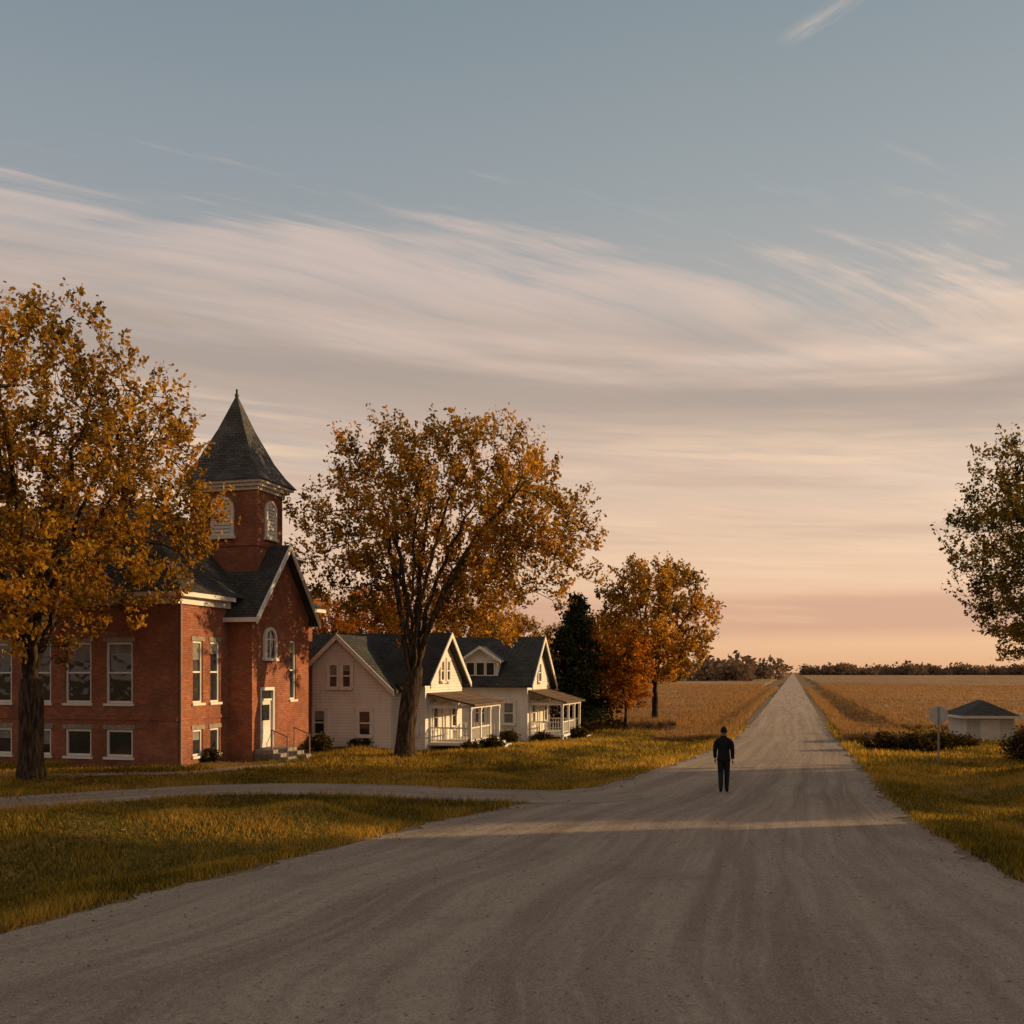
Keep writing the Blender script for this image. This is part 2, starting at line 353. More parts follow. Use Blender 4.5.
# grass blades
def grass(name,n,ymin,ymax,hb,wb,seed):
    r=np.random.default_rng(seed)
    Y=ymin+(ymax-ymin)*r.random(n)**1.25; X=(r.random(n)*1.26-.63)*Y
    d=dall(X,Y); keep=(d>.02+.30*r.random(n)**2); keep&=~inb(X,Y,CO,-20,2.2,-.1,12); keep&=~inb(X,Y,H1O,-9,2.2,-.5,6); keep&=~inb(X,Y,H2O,-9,2.2,-.1,6)
    X,Y,d=X[keep],Y[keep],d[keep]; n=len(X); Z=H(X,Y,d)
    cl=np.array([noise.noise((x*.8,y*.8,1.7)) for x,y in zip(X,Y)]); cl2=np.array([noise.noise((x*.17,y*.17,4.7)) for x,y in zip(X,Y)])
    h=hb*(.55+.9*r.random(n))*(1+.7*cl)*(1+.9*np.exp(-d/.5)); w=wb*(.7+.6*r.random(n)); a=r.random(n)*math.tau; ln=h*(.2+.6*r.random(n)); b=r.random(n)*math.tau
    v=np.zeros((n,3,3)); v[:,0]=np.stack([X-np.cos(a)*w,Y-np.sin(a)*w,Z-.01],-1); v[:,1]=np.stack([X+np.cos(a)*w,Y+np.sin(a)*w,Z-.01],-1)
    v[:,2]=np.stack([X+np.cos(b)*ln,Y+np.sin(b)*ln,Z+h],-1)
    lv=np.clip(.45+.45*cl+.5*cl2+.25*r.standard_normal(n)+.25*np.exp(-d/.5),0,1)
    return np_mesh(name,v.reshape(-1,3),np.arange(n*3).reshape(n,3),GRASSM,attr={'lv':('FACE',lv)})
grass('lawn_grass',380000,11.5,34,.085,.012,1); grass('lawn_grass',150000,33,64,.12,.022,2)
# loose stones
n=7000; Y=9+20*RNG.random(n)**1.5; X=LX(Y)+(RX(Y)-LX(Y))*np.where(RNG.random(n)<.5,RNG.random(n),RNG.beta(.35,.35,n)); s=.005+.018*RNG.random(n)**3
oc=np.array([(1,0,0),(0,1,0),(-1,0,0),(0,-1,0),(0,0,.7),(0,0,-.7)]); of=np.array([(0,1,4),(1,2,4),(2,3,4),(3,0,4),(1,0,5),(2,1,5),(3,2,5),(0,3,5)])
v=oc[None]*s[:,None,None]*(.6+.8*RNG.random((n,6,1)))+np.stack([X,Y,.012+s*.35],-1)[:,None]
np_mesh('loose_stones',v.reshape(-1,3),(of[None]+6*np.arange(n)[:,None,None]).reshape(-1,3),m_simple('stone',(.30,.24,.195),.9,.4,3))
# fallen leaves
def leaf_quads(C,size,r,up=.3):
    n=len(C); a=r.standard_normal((n,3)); a[:,2]+=up; a/=np.linalg.norm(a,axis=1)[:,None]; b=r.standard_normal((n,3)); b-=a*(a*b).sum(1)[:,None]; b/=np.linalg.norm(b,axis=1)[:,None]
    s=size*(.6+.8*r.random(n))[:,None]; v=np.stack([C-a*s*.5,C+b*s*.32,C+a*s*.6,C-b*s*.32],1)
    return v.reshape(-1,3),np.arange(4*n).reshape(n,4)
cs=[]
for (x,y,rr,k) in ((-14.9,31,6,5000),(-4.15,38.8,7,7000),(6.5,60,4,1500),(20,36,6,2500),(0,22,16,1200)):
    a=RNG.random(k)*math.tau; q=rr*np.sqrt(RNG.random(k))*(.6+.6*RNG.random(k)); cs.append(np.stack([x+q*np.cos(a),y+q*np.sin(a)],-1))
cs=np.concatenate(cs); cs=cs[(droad(cs[:,0],cs[:,1])>-.8)&(cs[:,1]>12)&~inb(cs[:,0],cs[:,1],CO,-20,.2,-.1,12)]
zz=H(cs[:,0],cs[:,1])+.05; v,f=leaf_quads(np.column_stack([cs,zz]),.09,RNG,0); vz=v.reshape(-1,4,3); vz[:,:,2]=zz[:,None]+(vz[:,:,2]-zz[:,None])*.35
np_mesh('fallen_leaves',v,f,LITTER,attr={'lv':('FACE',RNG.random(len(f)))})

# crop fields
m,nt,o=new_mat('crop_field'); p=POS(nt); s=SEP(nt,p)
a=M(nt,'ADD',M(nt,'MULTIPLY',s[0],float(V[0])),M(nt,'MULTIPLY',s[1],float(V[1]))); b=M(nt,'ADD',M(nt,'MULTIPLY',s[0],float(U[0])),M(nt,'MULTIPLY',s[1],float(U[1])))
r1=NOISE(nt,COMB(nt,M(nt,'MULTIPLY',a,.9),M(nt,'MULTIPLY',b,.03),0),1,4,.7); n1=NOISE(nt,p,.02,4,.65); n2=NOISE(nt,p,1.5,4,.8)
r2=NOISE(nt,COMB(nt,M(nt,'MULTIPLY',a,.015),M(nt,'MULTIPLY',b,.09),5),1,5,.78)
c=MIX(nt,SS(nt,r1,.35,.65),(.27,.16,.072),(.46,.285,.145)); c=MIX(nt,M(nt,'MULTIPLY',SS(nt,n1,.45,.65),.6),c,(.52,.34,.19))
c=MIX(nt,M(nt,'MULTIPLY',SS(nt,r2,.45,.58),.8),c,(.17,.10,.05)); c=MIX(nt,M(nt,'MULTIPLY',SS(nt,n2,.45,.7),.5),c,(.17,.10,.05))
PRINC(nt,o,c,.95,BUMP(nt,n2,.5),.1); FIELDM=m
def field(a0,a1,b0,b1,sg):
    aa=[a0]; s=.5
    while abs(aa[-1]-a0)<a1: aa.append(aa[-1]+sg*s); s*=1.06
    bb=[b0]; s=.5
    while bb[-1]<b1: bb.append(bb[-1]+s); s*=1.035
    aa=np.array(aa);bb=np.array(bb); A,Bb=np.meshgrid(aa,bb)
    ed=np.minimum(sst(np.abs(A-a0),0,.9),sst(Bb-b0,0,1.0))
    Zz=-.1+ed*(.36+.14*np.vectorize(lambda x,y: noise.noise((x*.9,y*.25,0)))(A,Bb))
    X=A*V[0]+Bb*U[0]; Y=A*V[1]+Bb*U[1]
    ny,nx=A.shape; idx=np.arange(nx*ny).reshape(ny,nx); F4=np.stack([idx[:-1,:-1],idx[:-1,1:],idx[1:,1:],idx[1:,:-1]],-1).reshape(-1,4)
    ob=np_mesh('crop_field',np.stack([X.ravel(),Y.ravel(),Zz.ravel()],-1),F4,FIELDM,smooth=True)
    n=80000; r=np.random.default_rng(int(abs(a0)*10)+3); A=a0+sg*np.abs(r.random(n)**1.5)*70; Bb=b0+(190)*r.random(n)**1.6
    A=np.round(A/.76)*.76+.12*r.standard_normal(n)
    k=(sg*(A-a0)>.2); A=A[k];Bb=Bb[k];n=len(A); X=A*V[0]+Bb*U[0]; Y=A*V[1]+Bb*U[1]
    h=.10+.22*r.random(n); w=.02+.0003*Bb; an=r.random(n)*math.tau; q=r.random(n)*math.tau
    v=np.zeros((n,3,3)); v[:,0]=np.stack([X-np.cos(an)*w,Y-np.sin(an)*w,0*X+.1],-1); v[:,1]=np.stack([X+np.cos(an)*w,Y+np.sin(an)*w,0*X+.1],-1)
    v[:,2]=np.stack([X+np.cos(q)*.2,Y+np.sin(q)*.2,.25+h],-1)
    np_mesh('stalks',v.reshape(-1,3),np.arange(n*3).reshape(n,3),CROPM,parent=ob,attr={'lv':('FACE',np.clip(r.random(n)*.8,0,1))})
field(-6.4,900,60,1100,-1); field(5.6,1100,60,1100,1)
n=60000; r=np.random.default_rng(77); Bb=50+170*r.random(n)**1.7; sd=np.where(r.random(n)<.5,-1,1); A=np.where(sd<0,-3.1-3.6*r.random(n),2.4+3.4*r.random(n)); X=A*V[0]+Bb*U[0]; Y=A*V[1]+Bb*U[1]
d=droad(X,Y); k=d>.15; X,Y,Bb=X[k],Y[k],Bb[k]; n=len(X); zz=H(X,Y); w=.02+.0003*Bb; an=r.random(n)*math.tau; q=r.random(n)*math.tau; h=.12+.3*r.random(n)
v=np.zeros((n,3,3)); v[:,0]=np.stack([X-np.cos(an)*w,Y-np.sin(an)*w,zz],-1); v[:,1]=np.stack([X+np.cos(an)*w,Y+np.sin(an)*w,zz],-1); v[:,2]=np.stack([X+np.cos(q)*.12,Y+np.sin(q)*.12,zz+h],-1)
np_mesh('verge_grass',v.reshape(-1,3),np.arange(n*3).reshape(n,3),CROPM,attr={'lv':('FACE',r.random(n)*.7)})

# ------------------------------------------------------------ church / schoolhouse
church=empty('brick_church',CO[0],CO[1],0,ANG)
W=B();T=B();G=B();C=B();RF=B();LV=B();DR=B();ST=B();PP=B();LD=B()
eh=5.9; D_=10.0; Lw=15.0
south=Face((0,0,0),(-1,0),(0,-1)); east=Face((0,0,0),(0,1),(1,0))
hs=[]
for t in (2.35,4.05,5.75,7.45,9.15,10.85,12.55): hs+= [(t-.55,t+.55,2.2,4.35),(t-.55,t+.55,.32,1.28)]
wall(W,south,Lw,-.3,eh,hs)
for i,h in enumerate(hs):
    tall=h[3]>2; window(south,*h,T,G,C,split=tall,curt=[.18,.0,.3,.0,.0,.6,0,.4][i%8],cas=.085)
he=[(.9,1.52,2.2,4.4),(2.0,2.62,2.2,4.4),(.9,1.52,.32,1.25),(2.0,2.62,.32,1.25)]
wall(W,east,D_,-.3,eh,he)
for i,h in enumerate(he): window(east,*h,T,G,C,curt=[.3,.2,.4,0][i],split=h[3]>2)
W.poly([(-Lw,0,-.3),(-Lw,D_,-.3),(-Lw,D_,eh),(-Lw,0,eh)]); W.poly([(0,D_,-.3),(-Lw,D_,-.3),(-Lw,D_,eh),(0,D_,eh)])
south.box(W,0.0,Lw,1.62,1.74,.003,.045); east.box(W,.0,3.2,1.62,1.74,.003,.045)
for h in hs: south.box(ST,h[0]-.1,h[1]+.1,h[3]+.003,h[3]+.16,.003,.03)
for h in he: east.box(ST,h[0]-.1,h[1]+.1,h[3]+.003,h[3]+.16,.003,.03)
T.box(-Lw-.45,.45,-.45,-.002,eh,eh+.16); T.box(.002,.45,0,3.0,eh,eh+.16); T.box(.002,.45,7.9,D_+.45,eh,eh+.16)
T.box(-Lw,0.1,-.12,-.004,eh-.24,eh-.003); T.box(.004,.12,.0,3.19,eh-.24,eh-.003)
PP.box(.03,.11,.03,.11,.0,eh-.25); PP.box(.03,.25,.02,.12,-.02,.06)
prof=[(0,0),(.1,.10),(.25,.31),(.42,.56),(.6,.77),(.78,.92),(.9,.98),(1,1)]
ex0,ex1,ey0,ey1=-Lw-.5,.5,-.5,D_+.5; rx0,rx1,ry_=-9.6,-5.6,5.0; zt=10.15
rings=[]
for f,zf in prof:
    z=eh+.165+(zt-eh-.165)*zf
    rings.append([(ex0+(rx0-ex0)*f,ey0+(ry_-.02-ey0)*f,z),(ex1+(rx1-ex1)*f,ey0+(ry_-.02-ey0)*f,z),(ex1+(rx1-ex1)*f,ey1+(ry_+.02-ey1)*f,z),(ex0+(rx0-ex0)*f,ey1+(ry_+.02-ey1)*f,z)])
for a,b in zip(rings[:-1],rings[1:]):
    for k in range(4): RF.poly([a[k],a[(k+1)%4],b[(k+1)%4],b[k]])
RF.poly(rings[-1])
vx=1.0; v0,v1=3.2,7.7; ve=5.55; vr=8.15; vm=(v0+v1)/2
ve_=Face((vx,v0,0),(0,1),(1,0)); hv=[(2.9,3.4,2.2,4.55),(.58,1.62,.40,2.72)]
wall(W,ve_,v1-v0,-.3,ve,hv)
window(ve_,*hv[0],T,G,C,curt=.2)
W.poly([(vx,v0,ve),(vx,v1,ve),(vx,vm,vr)])
W.poly([(vx,v0,-.3),(-.2,v0,-.3),(-.2,v0,ve),(vx,v0,ve)]); W.poly([(vx,v1,-.3),(-.2,v1,-.3),(-.2,v1,ve),(vx,v1,ve)])
arch(ve_,1.25,.72,3.85,4.55,T,LV,n=.03,glass=G)
ve_.box(DR,.64,1.56,.42,2.2,-.12,-.07); ve_.box(T,.58,.66,.4,2.72,-.13,.03); ve_.box(T,1.54,1.62,.4,2.72,-.13,.03); ve_.box(T,.66,1.54,2.6,2.72,-.13,.03); ve_.box(T,.66,1.54,2.2,2.28,-.12,-.03)
G.poly([ve_.P(.66,2.28,-.1),ve_.P(1.54,2.28,-.1),ve_.P(1.54,2.6,-.1),ve_.P(.66,2.6,-.1)])
ve_.box(G,.8,1.4,1.45,2.05,-.068,-.06); ve_.box(T,.75,1.45,.6,1.15,-.068,-.055)
for i in range(3): ve_.box(ST,.15,2.0,-.2,.4-.13*i-.001*i,.003,.8+.3*i)
PL=B()
for uu_ in (.2,1.95):
    for nn,z0 in ((.7,.4),(1.35,.14)): ve_.box(PL,uu_-.02,uu_+.02,z0,z0+.75,nn-.02,nn+.02)
    PL.hexa([ve_.P(uu_-.018,1.13,.68),ve_.P(uu_+.018,1.13,.68),ve_.P(uu_+.018,.87,1.37),ve_.P(uu_-.018,.87,1.37),ve_.P(uu_-.018,1.17,.68),ve_.P(uu_+.018,1.17,.68),ve_.P(uu_+.018,.91,1.37),ve_.P(uu_-.018,.91,1.37)])
ov=.32; sl=(vr-ve)/(vm-v0)
for sg,ya in ((-1,v0-ov),(1,v1+ov)):
    zl=ve-sl*ov
    RF.slab([(vx+.35,vm,vr+.14),(vx+.35,ya,zl+.14),(-5.2,ya,zl+.14),(-5.2,vm,vr+.14)],.12)
    T.hexa([(vx+.36,vm,vr-.10),(vx+.42,vm,vr-.10),(vx+.42,ya,zl-.10),(vx+.36,ya,zl-.10),(vx+.36,vm,vr+.16),(vx+.42,vm,vr+.16),(vx+.42,ya,zl+.16),(vx+.36,ya,zl+.16)])
    T.box(-.1,vx+.36,ya-.05 if sg<0 else ya+.002,ya-.002 if sg<0 else ya+.05,zl-.03,zl+.14)
tx0,tx1,ty0,ty1=-2.5,.45,4.5,6.5; tz=10.4
W.box(tx0,tx1,ty0,ty1,6.0,tz)
ts=Face((tx1,ty0,0),(-1,0),(0,-1)); te=Face((tx1,ty0,0),(0,1),(1,0))
arch(ts,1.48,.78,8.6,9.65,T,LV,n=.03,D=LD); arch(te,1.0,.62,8.6,9.65,T,LV,n=.03,D=LD)
for k,(zz0,zz1,e) in enumerate(((tz-.05,tz+.08,.08),(tz+.081,tz+.2,.22),(tz+.201,tz+.30,.34))): T.box(tx0-e,tx1+e,ty0-e,ty1+e,zz0,zz1)
W.box(tx0-.04,tx1+.04,ty0-.04,ty1+.04,8.2,8.3)
SP=B(); cx,cy=(tx0+tx1)/2,(ty0+ty1)/2
rr=[(1.0,0),(.80,.45),(.62,.98),(.3,2.25),(.02,3.6)]
pr=[]
for f,z in rr:
    hx=(tx1-tx0)/2; hy=(ty1-ty0)/2
    X_=(hx+.44)*f; Y_=(hy+.44)*f; pr.append([(cx-X_,cy-Y_,tz+.305+z),(cx+X_,cy-Y_,tz+.305+z),(cx+X_,cy+Y_,tz+.305+z),(cx-X_,cy+Y_,tz+.305+z)])
SP.poly(pr[0][::-1])
for a,b in zip(pr[:-1],pr[1:]):
    for k in range(4): SP.poly([a[k],a[(k+1)%4],b[(k+1)%4],b[k]])
SP.poly(pr[-1]); SP.box(cx-.03,cx+.03,cy-.03,cy+.03,tz+3.75,tz+4.2); SP.box(cx-.06,cx+.06,cy-.06,cy+.06,tz+3.9,tz+4.0)
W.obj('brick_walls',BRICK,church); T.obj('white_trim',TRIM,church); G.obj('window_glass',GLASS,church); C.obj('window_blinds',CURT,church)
RF.obj('shingle_roof',SHING,church); LV.obj('belfry_louvres',LOUV,church); LD.obj('belfry_louvre_backing',LOUVD,church); DR.obj('front_door',DOORM,church); ST.obj('stone_steps_and_lintels',STONE,church,bevel=.01); SP.obj('spire',SHINGT,church)
PP.obj('downpipe',PIPE,church); PL.obj('hand_rails',PIPE,church)

# ------------------------------------------------------------ white houses
def porch(par,x0,x1,y0,y1,fl,rz0,rz1,W,T,RF,nb=4,steps=True):
    T.box(x0,x1,y0,y1,fl-.12,fl)
    for y in np.linspace(y0+.15,y1-.15,nb+2): T.box(x1-.2,x1-.06,y-.07,y+.07,-.5,fl-.123)
    ys=np.linspace(y0+.09,y1-.09,nb)
    zt=rz0-.16
    for y in ys:
        T.box(x1-.17,x1-.05,y-.06,y+.06,fl,zt); T.box(x1-.19,x1-.03,y-.08,y+.08,zt-.1,zt-.002)
    T.box(x0+.01,x0+.1,y0+.03,y0+.12,fl,zt)
    T.box(x1-.18,x1-.04,y0,y1,zt,rz0-.02); T.box(x0,x1-.181,y0+.02,y0+.14,zt,rz0-.02); T.box(x0,x1-.181,y1-.14,y1-.02,zt,rz0-.02)
    RF.hexa([(x0,y0-.2,rz1-.09),(x1+.2,y0-.2,rz0-.05),(x1+.2,y1+.2,rz0-.05),(x0,y1+.2,rz1-.09),(x0,y0-.2,rz1),(x1+.2,y0-.2,rz0+.03),(x1+.2,y1+.2,rz0+.03),(x0,y1+.2,rz1)])
    def rail(xa,ya,xb,yb):
        L=math.hypot(xb-xa,yb-ya); n=max(2,int(L/.14)); dx,dy=(xb-xa)/L,(yb-ya)/L; ex,ey=-dy*.025,dx*.025
        for z0,z1 in ((.62,.68),(.08,.12)):
            T.hexa([(xa-ex,ya-ey,fl+z0),(xb-ex,yb-ey,fl+z0),(xb+ex,yb+ey,fl+z0),(xa+ex,ya+ey,fl+z0),(xa-ex,ya-ey,fl+z1),(xb-ex,yb-ey,fl+z1),(xb+ex,yb+ey,fl+z1),(xa+ex,ya+ey,fl+z1)])
        for k in range(1,n):
            x=xa+(xb-xa)*k/n; y=ya+(yb-ya)*k/n; T.box(x-.018,x+.018,y-.018,y+.018,fl+.12,fl+.62)
    for k in range(nb-1):
        if steps and k==nb-2: continue
        rail(x1-.11,ys[k]+.06,x1-.11,ys[k+1]-.06)
    rail(x0+.1,y0+.09,x1-.17,y0+.09); rail(x0+.1,y1-.09,x1-.17,y1-.09)
    if steps:
        for i in range(2): T.box(x1+.001,x1+.3*(2-i),ys[-2]+.15,ys[-1]-.15,-.4+.001*i,fl-.12-.13*(1-i))
def gwin(fr,u,z,w,h,T,G,C,**k): window(fr,u-w/2,u+w/2,z,z+h,T,G,C,n=.01,cas=.06,outer=.1,**k)
h1=empty('white_farmhouse',H1O[0],H1O[1],H1(*H1O)-.02,ANG)
W=B();T=B();G=B();C=B();RF=B()
e1,r1_,dp=3.05,5.1,5.05
W.box(-8.4,0,0,dp,-.5,e1); W.poly([(0,0,e1+.001),(0,dp,e1+.001),(0,dp/2,r1_)]); W.poly([(-8.4,0,e1+.001),(-8.4,dp,e1+.001),(-8.4,dp/2,r1_)])
sl=(r1_-e1)/(dp/2)
for ya,yb in ((-.3,dp/2),(dp+.3,dp/2)):
    za=e1-sl*.3; RF.slab([(.35,yb,r1_+.12),(.35,ya,za+.12),(-8.75,ya,za+.12),(-8.75,yb,r1_+.12)],.11)
    T.hexa([(.352,yb,r1_-.12),(.40,yb,r1_-.12),(.40,ya,za-.12),(.352,ya,za-.12),(.352,yb,r1_+.13),(.40,yb,r1_+.13),(.40,ya,za+.13),(.352,ya,za+.13)])
wx0,wx1,wy=-6.1,-1.3,-.7; wm=(wx0+wx1)/2; we,wr=2.75,4.95
W.hexa([(wx0,wy,-.5),(wx1,wy,-.5),(wx1,.5,-.5),(wx0,.5,-.5),(wx0,wy,we),(wx1,wy,we),(wx1,.5,we),(wx0,.5,we)])
W.poly([(wx0,wy,we+.001),(wx1,wy,we+.001),(wm,wy,wr)]); sw=(wr-we)/(wx1-wm)
for xa in (wx0-.28,wx1+.28):
    za=we-sw*.28; RF.slab([(wm,wy-.3,wr+.11),(xa,wy-.3,za+.11),(xa,2.4,za+.11),(wm,2.4,wr+.11)],.1)
    T.hexa([(wm,wy-.302,wr-.12),(wm,wy-.35,wr-.12),(xa,wy-.35,za-.12),(xa,wy-.302,za-.12),(wm,wy-.302,wr+.12),(wm,wy-.35,wr+.12),(xa,wy-.35,za+.12),(xa,wy-.302,za+.12)])
fs=Face((wx1,wy,0),(-1,0),(0,-1)); fe=Face((0,0,0),(0,1),(1,0)); fs0=Face((0,0,0),(-1,0),(0,-1))
gwin(fs,2.05,2.72,.45,1.05,T,G,C,curt=.3); gwin(fs,2.68,2.72,.45,1.05,T,G,C,curt=.5)
gwin(fs,3.35,.65,.58,1.1,T,G,C,curt=.4); gwin(fs,1.2,.65,.6,1.1,T,G,C); gwin(fs0,.65,.7,.6,1.15,T,G,C)
gwin(fe,2.1,3.0,.42,.95,T,G,C,curt=.4); gwin(fe,2.9,3.0,.42,.95,T,G,C,curt=.4)
gwin(fe,1.2,.85,.6,1.1,T,G,C); gwin(fe,3.7,.85,.6,1.1,T,G,C); fe.box(T,2.2,2.85,.32,2.0,.003,.06)
T.box(-.06,.025,-.025,.06,-.4,e1-.3); T.box(wx0-.02,wx0+.08,wy-.022,wy+.05,-.4,we-.3)
PR2=B(); porch(h1,.003,2.0,.45,4.95,.32,1.98,2.5,W,T,PR2)
W.obj('clapboard_walls',SIDING,h1); T.obj('porch_and_trim',TRIM,h1); G.obj('window_glass',GLASS,h1); C.obj('curtains',CURT,h1); RF.obj('shingle_roof',SHING,h1); PR2.obj('porch_roof',SHING2,h1)

h2=empty('white_farmhouse',H2O[0],H2O[1],-.36,ANG)
W=B();T=B();G=B();C=B();RF=B();PR2=B()
e1,r1_,dp=3.1,5.5,5.1
W.box(-8,0,0,dp,-.5,e1); W.poly([(0,0,e1+.001),(0,dp,e1+.001),(0,dp/2,r1_)]); W.poly([(-8,0,e1+.001),(-8,dp,e1+.001),(-8,dp/2,r1_)])
sl=(r1_-e1)/(dp/2)
for ya,yb in ((-.3,dp/2),(dp+.3,dp/2)):
    za=e1-sl*.3; RF.slab([(.35,yb,r1_+.12),(.35,ya,za+.12),(-8.3,ya,za+.12),(-8.3,yb,r1_+.12)],.11)
    T.hexa([(.352,yb,r1_-.12),(.40,yb,r1_-.12),(.40,ya,za-.12),(.352,ya,za-.12),(.352,yb,r1_+.13),(.40,yb,r1_+.13),(.40,ya,za+.13),(.352,ya,za+.13)])
W.box(-3.6,-1.7,.25,2.0,e1-.2,4.35); df=Face((-1.7,.25,0),(-1,0),(0,-1))
for k in range(3): window(df,.14+.56*k,.66+.56*k,3.45,4.2,T,G,C,n=.01,cas=.05,split=False,sill=False)
W.poly([(-3.6,.25,4.351),(-1.7,.25,4.351),(-2.65,.25,5.0)])
for xa in (-3.85,-1.45): RF.slab([(-2.65,.0,5.05),(xa,.0,4.27),(xa,2.3,4.27),(-2.65,2.3,5.05)],.09)
for xa in (-3.85,-1.45): T.hexa([(-2.65,-.002,4.9),(-2.65,-.04,4.9),(xa,-.04,4.12),(xa,-.002,4.12),(-2.65,-.002,5.06),(-2.65,-.04,5.06),(xa,-.04,4.28),(xa,-.002,4.28)])
fe=Face((0,0,0),(0,1),(1,0)); fs0=Face((0,0,0),(-1,0),(0,-1))
gwin(fs0,1.0,.9,.6,1.15,T,G,C,curt=.4); gwin(fs0,2.6,.9,.6,1.15,T,G,C); gwin(fe,2.55,3.1,.6,1.05,T,G,C,curt=.4); gwin(fe,1.2,.9,.6,1.15,T,G,C); gwin(fe,3.9,.9,.6,1.15,T,G,C)
fe.box(T,2.2,2.9,.35,2.1,.003,.06); T.box(-.06,.025,-.025,.06,-.4,e1-.3)
porch(h2,.003,1.9,.4,5.0,.35,2.05,2.7,W,T,PR2)
W.obj('clapboard_walls',SIDING,h2); T.obj('porch_and_trim',TRIM,h2); G.obj('window_glass',GLASS,h2); C.obj('curtains',CURT,h2); RF.obj('shingle_roof',SHING,h2); PR2.obj('porch_roof',SHING2,h2)

# shed on the right
sh=empty('garden_shed',22.7,47.5,-.02,ANG*.4)
W=B();RF=B();T=B(); W.box(-1.1,1.1,0,2.6,-.3,1.28)
ez=1.22; rz=1.95
c4=[(-1.38,-.28,ez),(1.38,-.28,ez),(1.38,2.9,ez),(-1.38,2.9,ez)]; r0=(0,.95,rz); r1=(0,1.7,rz)
RF.poly([c4[0],c4[1],r0]); RF.poly([c4[1],c4[2],r1,r0]); RF.poly([c4[2],c4[3],r1]); RF.poly([c4[3],c4[0],r0,r1])
T.box(-1.38,1.38,-.32,-.282,ez-.1,ez+.02); T.box(1.382,1.42,-.28,2.9,ez-.1,ez+.02); T.box(-1.42,-1.382,-.28,2.9,ez-.1,ez+.02); T.box(-1.12,-1.04,-.03,-.003,-.2,1.12); T.box(1.04,1.12,-.03,-.003,-.2,1.12)
T.box(-.45,.45,-.04,-.003,0,1.05)
W.obj('shed_walls',SIDING2,sh); RF.obj('shed_roof',SHING,sh); T.obj('shed_trim_and_door',TRIM,sh)

# unseen barn added right of the road to throw shade over the near road
brn=empty('unseen_shade_barn',27,21.2,0,math.radians(12))
W=B();RF=B(); W.box(-4,5,-20,4.3,-.3,5.8); W.poly([(-4,4.3,5.8),(5,4.3,5.8),(.5,4.3,9.6)]); W.poly([(-4,-20,5.8),(5,-20,5.8),(.5,-20,9.6)])
for xa in (-4.4,5.4): RF.slab([(.5,4.7,9.8),(xa,4.7,5.7),(xa,-20.4,5.7),(.5,-20.4,9.8)],.12)
W.obj('unseen_barn_walls',BRICK,brn); RF.obj('unseen_barn_roof',SHING,brn)

